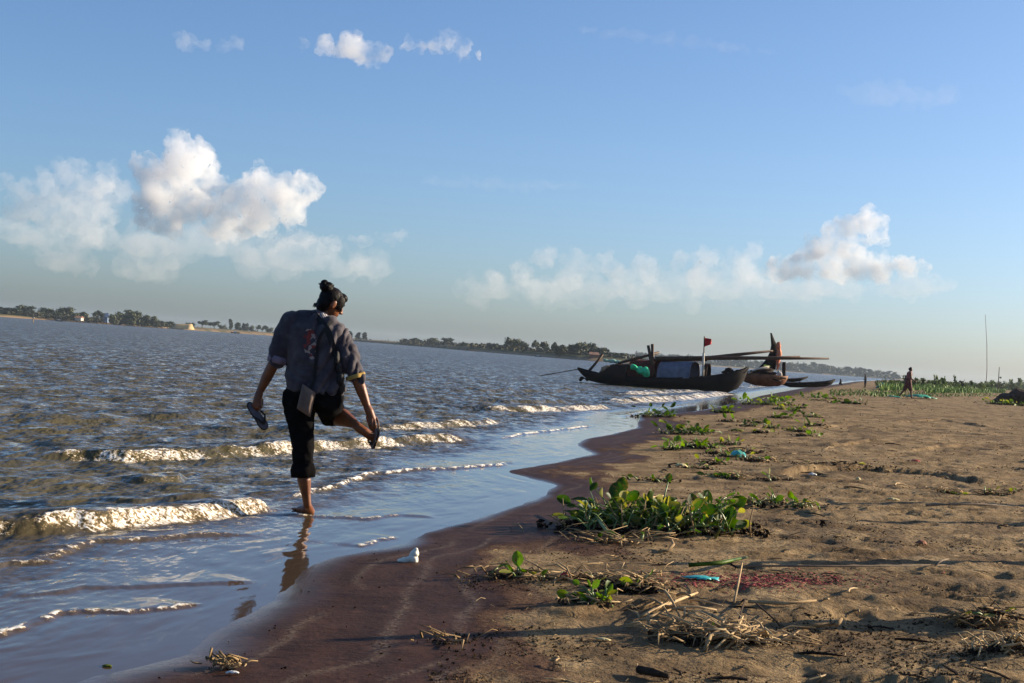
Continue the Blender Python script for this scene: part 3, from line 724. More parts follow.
lump('rudder', [(582,377.5,2.6,2.0),(587,379.5,2.4,2.2),(580.5,380,1.6,2.6)], dk, YB+.1, parent=cb, vox=.06, amp=.04)
for a in ([(648.2,345.3),(651,360),(654.6,376)], [(652.4,344),(652.8,360),(653.2,377)]): pole('post', a, .075, bam, YB-.2, parent=cb)
pole('post', [(703.6,353),(703.3,366),(703.0,377.5)], .055, rim_m, YB-.7, parent=cb)
fp = pole('flagpole', [(704.4,336.4),(704.0,350),(703.7,362)], .028, bam, YB-.5, parent=cb)
V = []; Fc = []; o3 = cb.location
for i in range(9):
    for j in range(7):
        u_ = i/8; w_ = j/6; p = at(704.4+u_*6.8, 337.6+w_*9.2 - u_*(-1.4)*(1-w_) - u_*w_*2.6, YB-.5)
        V.append(p - o3 + Vector((0, .10*math.sin(u_*5+w_*1.5)*u_, 0)))
for i in range(8):
    for j in range(6): a = i*7+j; Fc.append((a, a+7, a+8, a+1))
fl = link('flag', mesh_from(V, Fc), simple('red_flag_cloth', (.52, .012, .012), .7, .2, 6, .1), cb); md = fl.modifiers.new('s', 'SOLIDIFY'); md.thickness = .012
V = []; Fc = []
tube(V, Fc, [at(579.5, 369, YB)-o3, at(560, 372.5, YB-.3)-o3, at(541, 375.6, YB-.8)-o3], .022, 5); link('mooring_rope', mesh_from(V, Fc), bam, cb)
lump('pale_tarp_roll', [(606,360.6,3.2,1.5),(612,361,4.5,1.9),(618,361.6,4,1.9),(621,362.2,2.2,1.5)], tarp_w, YB, 'pale green rolled tarp lying on the brown mat canopy of the covered boat', 'tarp', seed=2)
pole('bamboo_pole', [(618,363.2,-.3),(640,357.6,-.2),(659,352.4,0)], .065, bam, YB, 'short bamboo pole leaning across the two upright posts of the covered boat', 'pole')
pole('bamboo_pole', [(655,358.6),(720,357.9),(775,358.2),(829,358.6)], [.10,.10,.085,.045], bam, YB-.2, 'longest bamboo pole, lying level along the canopies and sticking out past the upswept sail', 'pole')
pole('bamboo_pole', [(697,359.3),(735,354.9),(773,350.9)], [.10,.085,.05], bam, YB+.15, 'bamboo pole rising from the stern canopy towards the upswept sail', 'pole')
pole('bamboo_pole', [(716,357.4),(760,357.9),(800,356.5)], [.06,.055,.04], bam, YB+.6, 'thin bamboo pole just above the longest pole, ending right of the upswept sail', 'pole')
lump('net_bundle', [(729,370,4.4,2.4),(724,372.2,3.2,1.8),(733,372,2.8,1.6),(738,371,3,1.5)], dk, YB-.1, 'dark bundle of netting on the stern deck of the covered boat', 'bundle', seed=6)
# second boat with the high curved stern
YS = 74.0
sb = empty('sailing_boat', at(760, 385, YS), 'orange-brown wooden boat with a tall curved stern post and furled salmon sail', 'boat')
hull('hull', [(738,372.5,376),(746,372.6,382),(756,373.4,385.2),(768,374.4,386.4),(778,375.6,386),(784,376.0,384),(788,375.6,378.5)], .62, YS, orange_w, sb)
hull('inner_hull', [(735.5,374,376.5),(745,371.6,378),(755,370.2,379),(764,368.4,379),(770,367,378),(774,366,372)], .50, YS+.8, dk, sb)
V = []; Fc = []; o3 = sb.location; prof = []
L_ = [(758,369.5),(763,364.6),(768,358.6),(771.4,352),(772.6,345),(772.0,339),(770.9,332.8)]
R_ = [(775,369.5),(776,364.6),(776.6,358.6),(777,352),(777,345.6),(774.4,340.6),(771.4,333.0)]
for (lx, ly), (rx, ry) in zip(L_, R_):
    lx -= .8*min(1, (ly-332.8)/8)
    for yo in (-.22, .22): V.append(at(lx, ly, YS+.3)+Vector((0, yo, 0))-o3); V.append(at(rx, ry, YS+.3)+Vector((0, yo*.6, 0))-o3)
for i in range(len(L_)-1):
    a = i*4; b = a+4; Fc += [(a, a+1, b+1, b), (a+2, b+2, b+3, a+3), (a, b, b+2, a+2), (a+1, a+3, b+3, b+1)]
Fc += [(0, 2, 3, 1), (24, 25, 27, 26)]
o = link('stern_post', mesh_from(V, Fc), dk, sb); md = o.modifiers.new('b', 'BEVEL'); md.width = .05; md.segments = 2
lump('sail', [(778.6,343.6,2.2,2.6),(779.0,347.5,2.6,3.4),(778.8,353,2.7,4.4),(778.2,359,2.5,4.4),(777.8,364.4,2.1,3.8),(777.2,368,1.2,2.6)], sal, YS-.05, parent=sb, vox=.05, amp=.05, seed=3)
lump('tarp_cover', [(765.6,365.6,2.4,1.5),(768.6,366.4,2.2,1.4)], simple('yellow_green_cover', (.52, .60, .12), .6, .2, 5, .3), YS-.3, parent=sb, seed=5)
for a in ([(748,373),(757,369),(769,367)], [(750,371.4),(760,370.2),(772,369.4)], [(757,373.4),(768,377),(781,381.6)], [(762,372),(772,375),(786,378.5)]):
    pole('plank', a, .055, rim_m if a[0][0] < 750 else mat_b, YS-.5, parent=sb)
lump('gear_heap', [(757,371.4,4,1.8),(766,372.4,5,1.8),(774,373.4,4,1.8)], mat_b, YS, parent=sb, seed=11)
lump('cloth_heap', [(778.5,373.2,1.6,3.2),(780.8,374.8,1.4,2.8)], wm, YS-.35, parent=sb, amp=.04)
pole('mast_stub', [(784.2,362),(784,370),(783.6,378)], .10, dk, YS, parent=sb)
c3 = empty('canoe', at(808, 386, 84), 'low dark canoe with a raised right tip, nearest the sand behind the sailing boat', 'canoe', 'low dark canoes')
hull('hull', [(780,381.6,383.6),(790,382.4,387.0),(802,382.4,387.4),(815,381.9,387.0),(825,381.3,386.4),(831,380.4,384.5),(835.4,379.0,380.4)], .5, 84, dk, c3)
pole('thwart', [(800,382.3,-.4),(800,382.3,.4)], .05, bam, 84, parent=c3)
c4 = empty('canoe', at(796, 381, 96), 'short dark canoe with a raised right tip, just beyond the low dark canoe', 'canoe', 'low dark canoes')
hull('hull', [(780,377.4,379),(786,378.3,381.4),(793,378.6,382),(800,378.0,381),(808,376.4,377.6)], .5, 96, dk, c4)
pole('thwart', [(792,378.4,-.4),(792,378.4,.4)], .05, bam, 96, parent=c4)
# ------------------------------------------------------------------ plants, grass and things on the right bank
R1 = random.Random(5)
hy_leaf = leaf_mat('hyacinth_leaf', (.022, .052, .007), (.12, .21, .018), 7, .50, .22, (.13, .085, .025))
hy_yel = leaf_mat('yellowing_leaf', (.13, .17, .020), (.27, .25, .05), 8, .6, .2)
hy_stem = leaf_mat('hyacinth_stalk', (.10, .16, .035), (.26, .30, .10), 8, .4, .4)
dead = leaf_mat('dry_stalk', (.20, .125, .055), (.50, .36, .19), 9, .75, .2)
root = leaf_mat('dark_root_mat', (.018, .012, .009), (.07, .045, .028), 14, .9, .1)
bush_leaf = leaf_mat('bank_bush_foliage', (.026, .045, .010), (.10, .14, .03), 2, .6, .3)
def translucent(m, w=.38, boost=1.6):
    """thin leaves let the sun through"""
    t = m.node_tree; b = next(x for x in t.nodes if x.type == 'BSDF_PRINCIPLED'); o = next(x for x in t.nodes if x.type == 'OUTPUT_MATERIAL')
    tr = t.nodes.new('ShaderNodeBsdfTranslucent'); mx = t.nodes.new('ShaderNodeMixShader'); mx.inputs[0].default_value = w
    g = t.nodes.new('ShaderNodeHueSaturation'); g.inputs['Value'].default_value = boost; g.inputs['Saturation'].default_value = 1.15
    t.links.new(b.inputs['Base Color'].links[0].from_socket, g.inputs['Color']); t.links.new(g.outputs[0], tr.inputs['Color'])
    t.links.new(b.outputs[0], mx.inputs[1]); t.links.new(tr.outputs[0], mx.inputs[2]); t.links.new(mx.outputs[0], o.inputs['Surface'])
for m_ in (hy_leaf, hy_yel): translucent(m_)
translucent(bush_leaf, .3, 1.3)
def spoon(V, Fc, base, dirn, nrm, L, Wd, cup=.18):
    """a rounded, slightly cupped leaf blade"""
    d = dirn.normalized(); nrm = (nrm - d*nrm.dot(d)).normalized(); s = d.cross(nrm); i0 = len(V)
    rows = [(0, .10), (.18, .62), (.42, 1.0), (.68, .92), (.88, .58), (1.0, .08)]
    for t, w in rows:
        c = base + d*L*t - nrm*L*.22*t*t
        for k in (-1, -.5, 0, .5, 1): V.append(c + s*Wd*.5*w*k + nrm*(abs(k)**2)*Wd*cup)
    for r in range(len(rows)-1):
        for k in range(4): a = i0+r*5+k; Fc.append((a, a+1, a+6, a+5))
def hyacinth(px, py, wpx, label, n_leaf=40, n_dead=30, leaf=.075, hgt=.16, seed=0, root_h=.05, group='washed-up water hyacinth clumps', yel=.15, dead_len=.16, big=(), nroot=None, upright=0):
    rnd = random.Random(seed); g0 = ground(px, py); sc_ = g0.y/F; Wd = wpx*sc_
    e = empty('water_hyacinth', g0, label, 'plant', group)
    def gp(dx, dy): return Vector((dx, dy, gz(g0.x+dx, g0.y+dy)-g0.z))
    LV, LF, YV, YF, SV, SF, DV, DF, RV, RF = ([] for _ in range(10))
    def stalk_leaf(b, tip, L, w, yl, ang=None):
        mid = b.lerp(tip, .55) + Vector((0, 0, .12*(tip-b).length)); r0 = .0035+.0035*rnd.random()
        tube(SV, SF, [b, mid, tip], [r0*1.5, r0*1.15, r0*.8], 5)
        d = (tip-mid).normalized() + Vector((rnd.gauss(0, .35), rnd.gauss(0, .35), rnd.uniform(-.2, .5)))
        n_ = Vector((rnd.gauss(0, .8), rnd.gauss(-.3, .7), rnd.uniform(.2, 1.0)))
        spoon(YV if yl else LV, YF if yl else LF, tip, d, n_, L, w, rnd.uniform(.05, .25))
    for i in range(n_leaf):
        ca = rnd.gauss(0, .30)*Wd; cb_ = rnd.gauss(0, .16)*Wd
        ca = max(-.5*Wd, min(.5*Wd, ca)); b = gp(ca, cb_) + Vector((0, 0, rnd.uniform(-.005, .02)))
        an = rnd.uniform(0, 6.28); le = rnd.uniform(.15, 1.0)*hgt; k = rnd.uniform(.25, 1.5)
        tip = b + Vector((math.cos(an)*k, math.sin(an)*k, rnd.uniform(.25, 1.0)))*le
        L = leaf*rnd.choice((.5, .7, .9, 1.1, 1.5)); stalk_leaf(b, tip, L, L*rnd.uniform(.32, .85), rnd.random() < yel)
    for (bx, by, tx, ty, L) in big:            # stand-out leaves the photograph shows
        b = ground(bx, by) - g0; Yb = g0.y + b.y; tip = at(tx, ty, Yb+.02) - g0
        mid = b.lerp(tip, .5); tube(SV, SF, [b, mid, tip], [.008, .007, .005], 6)
        spoon(LV, LF, tip, Vector((rnd.uniform(-.3, .5), .1, 1)), Vector((rnd.uniform(-.2, .5), -1, .25)), L, L*.75, .12)
    for i in range(n_dead):
        ca = rnd.gauss(0, .36)*Wd; cb_ = rnd.gauss(0, .22)*Wd; b = gp(ca, cb_) + Vector((0, 0, rnd.uniform(.004, .03)))
        an = rnd.uniform(0, 6.28); L = dead_len*rnd.uniform(.3, 1.2); d = Vector((math.cos(an), math.sin(an), rnd.uniform(-.1, .35)))
        q = b + d*L; zf = gp(q.x, q.y).z + .005; q.z = max(q.z, zf); m_ = b.lerp(q, .5) + Vector((rnd.gauss(0, .02), rnd.gauss(0, .02), rnd.uniform(0, .03)))
        r0 = rnd.uniform(.0015, .0055); tube(DV, DF, [b, m_, q], [r0, r0, r0*.5], 5)
    for i in range(upright):                   # bare bleached petioles standing in the clump
        b = gp(rnd.gauss(0, .26)*Wd, rnd.gauss(-.03, .14)*Wd); L = hgt*rnd.uniform(.4, 1.0); q = b + Vector((rnd.gauss(0, .35), rnd.gauss(0, .35), 1))*L
        tube(DV, DF, [b, b.lerp(q, .5)+Vector((rnd.gauss(0, .008), 0, 0)), q], [.006, .0055, .003], 5)
    for i in range(nroot if nroot is not None else max(30, n_leaf)):
        ca = rnd.gauss(0, .30)*Wd; cb_ = rnd.gauss(0, .18)*Wd; b = gp(ca, cb_)
        blob_leaves(RV, RF, b + Vector((0, 0, root_h*.4)), root_h*.9, 5, root_h*.5, rnd, .6)
    if LV: link('foliage', mesh_from(LV, LF), hy_leaf, e)
    if YV: link('yellow_foliage', mesh_from(YV, YF), hy_yel, e)
    if SV: link('stalks', mesh_from(SV, SF), hy_stem, e)
    if DV: link('dead_stalks', mesh_from(DV, DF), dead, e)
    if RV: link('roots', mesh_from(RV, RF), root, e, False)
    return e
hyacinth(655, 531, 140, 'largest green water hyacinth clump, in the middle of the beach', 430, 200, .078, .235, 11, .055, yel=.30, dead_len=.2, upright=70,
         big=[(614,522,613,500,.14),(622,520,620,494,.13),(660,515,668,482,.07),(700,522,703,508,.14),(640,520,638,510,.10)])
hyacinth(765, 505, 95, 'low straggling water hyacinth right behind the largest clump', 50, 60, .055, .10, 12, .035, yel=.08)
hyacinth(615, 556-14, 60, 'yellowed stalks of water hyacinth trailing left from the largest clump', 6, 60, .05, .05, 13, .02, yel=.5, dead_len=.25)
hyacinth(655, 417, 36, 'upright water hyacinth at the edge of the water, farthest left of the small clumps', 34, 16, .11, .26, 14, .05, yel=.1)
hyacinth(684, 434, 46, 'water hyacinth clump between the water edge and the pair of round clumps', 46, 26, .10, .18, 15, .05, yel=.14)
hyacinth(671, 450, 15, 'small round green water hyacinth, left one of a pair above the largest clump', 26, 8, .09, .14, 16, .04, yel=.05)
hyacinth(697, 448, 26, 'small round green water hyacinth, right one of a pair above the largest clump', 30, 14, .085, .13, 17, .05, yel=.05)
hyacinth(768, 405, 50, 'broad water hyacinth patch on the sand below the sailing boat', 70, 30, .17, .30, 18, .07, yel=.15)
hyacinth(724, 413, 18, 'small water hyacinth tuft by the water left of the broad patch', 22, 8, .13, .22, 19, .06, yel=.1)
hyacinth(778, 418, 20, 'dark small tuft just below the broad water hyacinth patch', 14, 8, .12, .16, 20, .05, yel=.05)
hyacinth(818, 398, 34, 'grassy green tuft on the sand beyond the broad water hyacinth patch', 34, 8, .16, .22, 21, .05, yel=.1)
hyacinth(516, 577, 62, 'lone water hyacinth with one upright dark leaf on the wet sand', 12, 46, .055, .06, 22, .022, yel=.2, dead_len=.12, big=[(517,575,518,567,.085)])
hyacinth(600, 581, 86, 'line of dark rotted water hyacinth right of the lone upright leaf', 3, 56, .05, .05, 23, .022, yel=.2, dead_len=.16, nroot=60)
hyacinth(588, 603, 48, 'small grey-green water hyacinth lying below the dark rotted line', 20, 30, .06, .07, 24, .026, yel=.3, dead_len=.1)
hyacinth(626, 590, 54, 'brown tangle of rotted water hyacinth right of the dark rotted line', 4, 70, .05, .05, 25, .035, yel=.6, dead_len=.12, nroot=90)
hyacinth(950, 494, 26, 'brown grass tuft above the twin sand ridges at right', 6, 40, .05, .08, 26, .025, yel=.7, dead_len=.16)
hyacinth(998, 495, 34, 'sparse dry tuft near the right edge above the twin sand ridges', 8, 40, .05, .08, 27, .022, yel=.6, dead_len=.14)
hyacinth(850, 404, 34, 'low dark bush of weeds on the sand left of the green plastic sheet', 26, 14, .17, .16, 28, .08, yel=.05)
hyacinth(1006, 405, 44, 'leafy weeds with pale spots along the foot of the brown mound', 70, 10, .16, .32, 29, .10, yel=.25)
hyacinth(975, 622, 60, 'dead grass and roots on the mound near the bottom right corner', 4, 60, .05, .08, 30, .03, yel=.8, dead_len=.16, nroot=20)
hyacinth(1005, 648, 54, 'dark root clod at the bottom right corner', 0, 40, .05, .05, 31, .03, dead_len=.16, nroot=34)
hyacinth(690, 641, 50, 'dark clod of roots beside the long shadow at the bottom', 0, 40, .05, .05, 32, .035, dead_len=.12, nroot=90)
hyacinth(740, 642, 60, 'dry grass and roots to the right of the dark root clod', 2, 60, .05, .06, 33, .028, dead_len=.2, nroot=50, yel=.8)
RS = random.Random(31)
for i in range(26):                                     # the strand line: scraps of the same plant up to the boats
    py = RS.uniform(398, 482); cx_ = float(np.interp(py, [398, 420, 450, 482], [795, 745, 715, 690])); px = cx_ + RS.gauss(10, 38)
    w_ = float(np.interp(py, [398, 440, 482], [16, 24, 34]))*RS.uniform(.6, 1.3); z_ = float(np.interp(py, [398, 440, 482], [2.0, 1.4, 1.0]))
    hyacinth(px, py, w_, 'scrap of withered water hyacinth in the strand line between the largest clump and the boats', RS.choice((3, 8, 14)), 16, .055*z_, .06*z_, 100+i, .028*z_, group='withered scraps along the strand line', yel=.3, dead_len=.12*z_, nroot=26)
hyacinth(762, 461, 36, 'brown weed scraps beside the turquoise plastic bag', 8, 36, .06, .06, 34, .03, yel=.5, dead_len=.16)
hyacinth(445, 643, 40, 'thin dark root string on the wet sand at the bottom centre', 0, 12, .05, .03, 35, .012, dead_len=.12, nroot=40)
hyacinth(850, 467, 95, 'dark weed roots along the broken sand ridge in the middle of the right beach', 3, 40, .05, .05, 36, .03, yel=.6, dead_len=.14, nroot=90)

def sticks(name, label, cat, segs, rad, mat, group=None):
    """segs: lists of (px, py, height above sand)"""
    g0 = ground(*segs[0][0][:2]); V = []; Fc = []
    for s_ in segs:
        P = []
        for (px, py, h) in s_:
            q = ground(px, py + h*F/ground(px, py).y) if h else ground(px, py)
            P.append(q + Vector((0, 0, h + rad*.8)) - g0)
        if len(P) == 2: P.insert(1, P[0].lerp(P[1], .5) + Vector((0, 0, R1.uniform(0, .012))))
        tube(V, Fc, P, [rad]*(len(P)-1) + [rad*.55], 6)
    o = link(name, mesh_from(V, Fc), mat); o.location = g0; tag(o, label, cat, group); return o
# heap of dry reed: every stalk of the heap its own part
g0 = ground(690, 628); heap = empty('reed_heap', g0, 'heap of bleached dry reed stalks on the sand below the red net scraps', 'reed heap')
reeds = [((628,628,0),(672,612,.03)),((640,618,0),(697,595,.03)),((648,634,0),(668,606,.05)),((655,610,.01),(690,616,.03)),((664,600,.04),(684,628,.01)),((672,617,.03),(716,613,.03)),((668,632,0),(684,612,.05)),((680,625,.02),(704,614,.05)),((690,640,0),(712,618,.04)),
         ((640,612,.01),(662,605,.02)),((698,636,.01),(735,628,.03)),((705,652,0),(728,632,.05)),((715,650,0),(742,622,.06)),((700,620,.03),(745,640,.01)),((726,650,0),(760,630,.05)),((735,645,0),(775,648,.02)),((660,622,.03),(700,634,.02)),((650,600,.0),(668,618,.04)),
         ((690,606,.02),(722,608,.02)),((720,640,.02),(752,652,0)),((676,605,.04),(690,600,.05)),((700,645,.0),(758,640,.03))]
for a, b in reeds:
    V = []; Fc = []; p = ground(a[0], a[1]) + Vector((0, 0, a[2]+.006)) - g0; q = ground(b[0], b[1]+b[2]*160) + Vector((0, 0, b[2]+.006)) - g0
    r_ = R1.uniform(.004, .0085); m_ = p.lerp(q, .5) + Vector((R1.gauss(0, .02), R1.gauss(0, .02), .012))
    tube(V, Fc, [p, p.lerp(m_, .5)+Vector((0, 0, .004)), m_, q], [r_, r_*1.1, r_, r_*.6], 6); link('stalk', mesh_from(V, Fc), dead, heap)
hyacinth(708, 636, 90, 'fine dry grass tangled under the heap of bleached reed stalks', 0, 90, .05, .06, 40, .02, dead_len=.22, nroot=24)
sticks('dry_stick', 'thin dry stick standing upright out of the sand above the reed heap', 'stick', [[(734,604,0),(741,566,.10)]], .006, dead)
sticks('pale_stick', 'longest pale stick lying flat right of the reed heap', 'stick', [[(748,603,.01),(785,605,.01),(816,602,.01)]], .009, dead)
sticks('pale_stick', 'short pale bone-like stick with a knob, below the longest pale stick', 'stick', [[(802,629,0),(820,627,.01),(838,626,.02)],[(836,627,.02),(841,621,.04)]], .011, dead)
sticks('driftwood', 'short black driftwood stub at the bottom edge', 'driftwood', [[(638,673,.01),(668,680,.01)]], .016, root)
sticks('dry_stick', 'two crossed grey twigs lying left of the longest pale stick', 'stick', [[(745,600,.01),(733,640,.02)],[(756,604,.01),(784,630,.01)]], .004, root)
sticks('green_stalk', 'fat fresh green stalk lying across the sand below the largest hyacinth', 'stalk', [[(688,567,.02),(720,565,.035),(746,559,.03)]], .013, hy_leaf)
sticks('bamboo_cane', 'long grey cane lying along the sand ridge right of the green stalk', 'cane', [[(745,567,.03),(840,567,.02),(945,566,.02)],[(935,566,.02),(948,560,.04)]], .006, simple('grey_cane', (.22, .16, .11), .8, .5, 8))
sticks('bamboo_cane', 'grey cane beside the upper twin ridge near the right edge', 'cane', [[(926,506,.01),(980,505,.01),(1040,508,.01)]], .010, bpy.data.materials['grey_cane'])
sticks('green_stalk', 'long pale green stalk leaning left out of the largest hyacinth', 'stalk', [[(612,540,.02),(600,525,.06),(584,502,.10)]], .011, hy_stem)
sticks('curled_stalk', 'curled pale stalk end at the front foot of the largest hyacinth', 'stalk', [[(658,553,.0),(668,552,.01),(673,546,.03),(671,541,.05)]], .010, dead)
sticks('pale_stick', 'pale stick lying on top at the back of the largest hyacinth', 'stick', [[(636,503,.03),(663,497,.06)]], .009, dead)

# litter
def sheet(px, py, wpx, hpx, mat, name, label, cat, seed=0, crump=.4, rise=.02, group=None):
    """crumpled scrap lying on the sand"""
    rnd = random.Random(seed); g0 = ground(px, py); s_ = g0.y/F; w = wpx*s_; dz = hpx*s_
    dpt = min(w*1.2, max(w*.45, hpx*s_*3.0)); V = []; Fc = []; nx, ny = 13, 9
    for i in range(nx):
        for j in range(ny):
            u_ = i/(nx-1)-.5; v_ = j/(ny-1)-.5
            k = 1 - .28*mnoise.noise((u_*4+seed, v_*4, .5))
            x_ = u_*w*k; y_ = v_*dpt*k; r2 = (2*u_)**2*.7+(2*v_)**2*.7
            h = max(0, 1-r2)*dz*.8 + crump*dz*(.5+.5*mnoise.noise((u_*7+seed*3, v_*7, 2)))*max(0, 1.15-r2)
            V.append((x_, y_, gz(g0.x+x_, g0.y+y_)-g0.z + .004 + max(0, h)))
    for i in range(nx-1):
        for j in range(ny-1):
            u_ = i/(nx-1)-.5; v_ = j/(ny-1)-.5
            if u_*u_*4+v_*v_*4 < 1.05 + .4*mnoise.noise((u_*6+seed, v_*6, 9)): a = i*ny+j; Fc.append((a, a+ny, a+ny+1, a+1))
    o = link(name, mesh_from(V, Fc), mat); o.location = g0; md = o.modifiers.new('s', 'SOLIDIFY'); md.thickness = .004; md.offset = 1
    return tag(o, label, cat, group)
turq = simple('turquoise_plastic', (.05, .44, .42), .35, .3, 14, .3, .01, spec=.5)
whitep = simple('white_plastic', (.78, .76, .70), .45, .2, 14, .3, .01, spec=.5)
husk = simple('pale_yellow_husk', (.66, .55, .28), .8, .35, 20, .5, .01)
redp = simple('red_plastic', (.42, .05, .03), .5, .3, 14, .3, .01)
sheet(699, 579, 38, 1.8, turq, 'plastic_scrap', 'turquoise plastic scrap lying left of the red net scraps', 'plastic scrap', 1, .8)
sheet(738, 459, 17, 6, turq, 'plastic_bag', 'crumpled turquoise bag in the middle distance of the beach', 'plastic bag', 2, .9)
sheet(916, 462, 8, 2.5, redp, 'plastic_scrap', 'small red scrap above the broken sand ridge', 'plastic scrap', 3)
sheet(812, 476, 8, 2.5, whitep, 'plastic_scrap', 'small white scrap left of the broken sand ridge', 'plastic scrap', 4)
sheet(858, 481, 5, 3, husk, 'seed_husk', 'small orange husk below the broken sand ridge', 'husk', 5)
sheet(892, 501, 12, 2.5, husk, 'seed_husk', 'pale crumpled husk left of the twin sand ridges', 'husk', 6)
sheet(921, 545, 11, 3.5, simple('brown_leaf', (.30, .12, .06), .8, .3, 14), 'dead_leaf', 'curled reddish-brown leaf on the right of the beach', 'leaf', 7)
hyacinth(226, 668, 26, 'frayed pale yellow bundle of fibre on the wet sand at the bottom left', 0, 46, nroot=6, root_h=.008, dead_len=.055, seed=71, group=None)
sheet(232, 675, 12, 1.6, whitep, 'pale_scrap', 'small whitish scrap touching the frayed yellow fibre', 'scrap', 9, 1.0)
sheet(722, 476, 14, 3, hy_yel, 'yellow_leaf', 'bright yellow leaf on the sand behind the largest hyacinth', 'leaf', 10)
sheet(736, 432, 14, 3, hy_yel, 'yellow_leaf', 'yellow leaf far up the beach near the water edge clumps', 'leaf', 12)
sheet(681, 468, 14, 4, husk, 'seed_husk', 'pale husk just left of the yellow leaf behind the largest hyacinth', 'husk', 13)
sheet(107, 668, 9, 1.5, hy_yel, 'yellow_leaf', 'thin yellow leaf floating on the shallow water at the bottom left', 'leaf', 14)
sheet(565, 578, 10, 5, redp, 'seed_husk', 'small reddish husk in the dark rotted hyacinth line', 'husk', 15)
sheet(646, 589, 14, 4, hy_yel, 'yellow_leaf', 'pale green-yellow leaf at the right end of the brown tangle', 'leaf', 16)
sheet(603, 641, 14, 1.5, husk, 'seed_husk', 'pale stick-like husk above the long bottom shadow', 'husk', 17)
# white foam block standing at the edge of the film
bmx = bmesh.new(); g0 = ground(413, 562)
for (a, b, c_, r) in ((0, 0, .018, .030), (.006, 0, .045, .026), (.010, 0, .066, .015), (-.022, .004, .012, .022), (-.05, .0, .004, .022), (-.075, 0, .002, .014)): add_ico(bmx, (a, b, c_), r, 2)
mm = remesh(bm_mesh(bmx), .005, 1); co = get_co(mm)
for i in range(len(co)): co[i] += np.array(mnoise.noise_vector(Vector(co[i])*40)*.006)
set_co(mm, co); o = link('foam_lump', mm, simple('dirty_white_foam', (.82, .78, .66), .7, .25, 30, .3, .004)); o.location = g0; tag(o, 'pointed white lump of foam at the edge of the wet sand', 'foam lump')
# red net scraps
V = []; Fc = []; g0 = ground(770, 581)
for i in range(620):
    px = R1.gauss(775, 44) if i % 4 else R1.gauss(700, 40); py = R1.gauss(580, 4.2); p = ground(px, py)
    an = R1.uniform(-.6, .6); L = R1.uniform(.012, .035); q = Vector((p.x+math.cos(an)*L, p.y+math.sin(an)*L*1.5, 0)); q.z = gz(q.x, q.y)
    tube(V, Fc, [p+Vector((0, 0, .001))-g0, p.lerp(q, .5)+Vector((0, 0, .005))-g0, q+Vector((0, 0, .001))-g0], .0018, 4)
o = link('fishing_net', mesh_from(V, Fc), simple('red_netting', (.36, .060, .070), .8, .4, 20, 0)); o.location = g0; tag(o, 'thin red net scraps spread flat over the sand', 'net')
# countable twigs and clods scattered over the beach
def mk_twig(seed):
    rnd = random.Random(seed); V = []; Fc = []; L = 1.0
    pts = [Vector((-.5, 0, .02)), Vector((-.15, rnd.uniform(-.08, .08), .06)), Vector((.2, rnd.uniform(-.1, .1), .05)), Vector((.5, rnd.uniform(-.1, .1), .02))]
    tube(V, Fc, pts, [.028, .032, .028, .012], 5); tube(V, Fc, [pts[1], pts[1]+Vector((.16, .18, .04))], [.018, .006], 4); return mesh_from(V, Fc)
tw = [mk_twig(s) for s in range(6)]
for m_ in tw[:3]: m_.materials.append(dead)
for m_ in tw[3:]: m_.materials.append(root)
k = 0
while k < 150:
    px = R1.uniform(455, 1080); py = 392 + 290*R1.random()**1.15; p = ground(px, py); t = p.x - shore(p.y)
    if t < .9 or R1.random() > sstep(.7, 2.2, t)*.9+.05: continue
    j = R1.randrange(6); o = bpy.data.objects.new('twig', tw[j]); COL.objects.link(o); s_ = R1.uniform(.05, .20)*(1 if p.y < 14 else 1.8)
    o.location = p; o.scale = (s_, s_, s_); o.rotation_euler = (R1.gauss(0, .12), R1.gauss(0, .1), R1.uniform(0, 6.28))
    tag(o, 'bleached tan twig lying on the bare sand' if j < 3 else 'dark brown twig lying on the bare sand', 'twig', 'pale twigs on the beach' if j < 3 else 'dark twigs on the beach'); k += 1
# crumbs of litter nobody could count
V = []; Fc = []
for i in range(260):
    px = R1.uniform(60, 640); py = R1.uniform(440, 690); p = flat(px, py, .03); t = p.x - shore(p.y)
    if not .12 < t < 1.1: continue
    blob_leaves(V, Fc, (p.x, p.y, gz(p.x, p.y)+.002), R1.uniform(.002, .008), 3, R1.uniform(.003, .008), R1, .6)
def crumb(p, r, rnd):
    blob_leaves(V, Fc, p, r, 3, r*.9, rnd, .6)
for i in range(30000):
    px = R1.uniform(430, 1100); py = 392 + 300*R1.random()**1.2; p = flat(px, py, .16); t = p.x - shore(p.y)
    if t < .9: continue
    if fbm(np.array([p.x/.8]), np.array([(p.y+.2*p.x)/.5]), 400, 3)[0]*2.2 + R1.random()*.5 < .55: continue
    z_ = gz(p.x, p.y); crumb((p.x, p.y, z_+.002), R1.uniform(.0015, .0065)*(1 + p.y/16), R1)
o = link('litter', mesh_from(V, Fc), leaf_mat('organic_litter', (.022, .014, .010), (.15, .10, .05), 3, .9, .1), None, False); tag(o, kind='stuff')
V = []; Fc = []
for i in range(900):
    px = R1.uniform(480, 1100); py = 400 + 285*R1.random()**1.1; p = flat(px, py, .16); t = p.x - shore(p.y)
    if t < .6: continue
    z_ = gz(p.x, p.y); an = R1.uniform(0, 6.28); L = R1.uniform(.015, .07)
    tube(V, Fc, [(p.x, p.y, z_+.003), (p.x+math.cos(an)*L*.5, p.y+math.sin(an)*L*.5, z_+.01), (p.x+math.cos(an)*L, p.y+math.sin(an)*L, gz(p.x+math.cos(an)*L, p.y+math.sin(an)*L)+.003)], .0018, 3)
o = link('straw', mesh_from(V, Fc), dead, None, False); tag(o, kind='stuff')

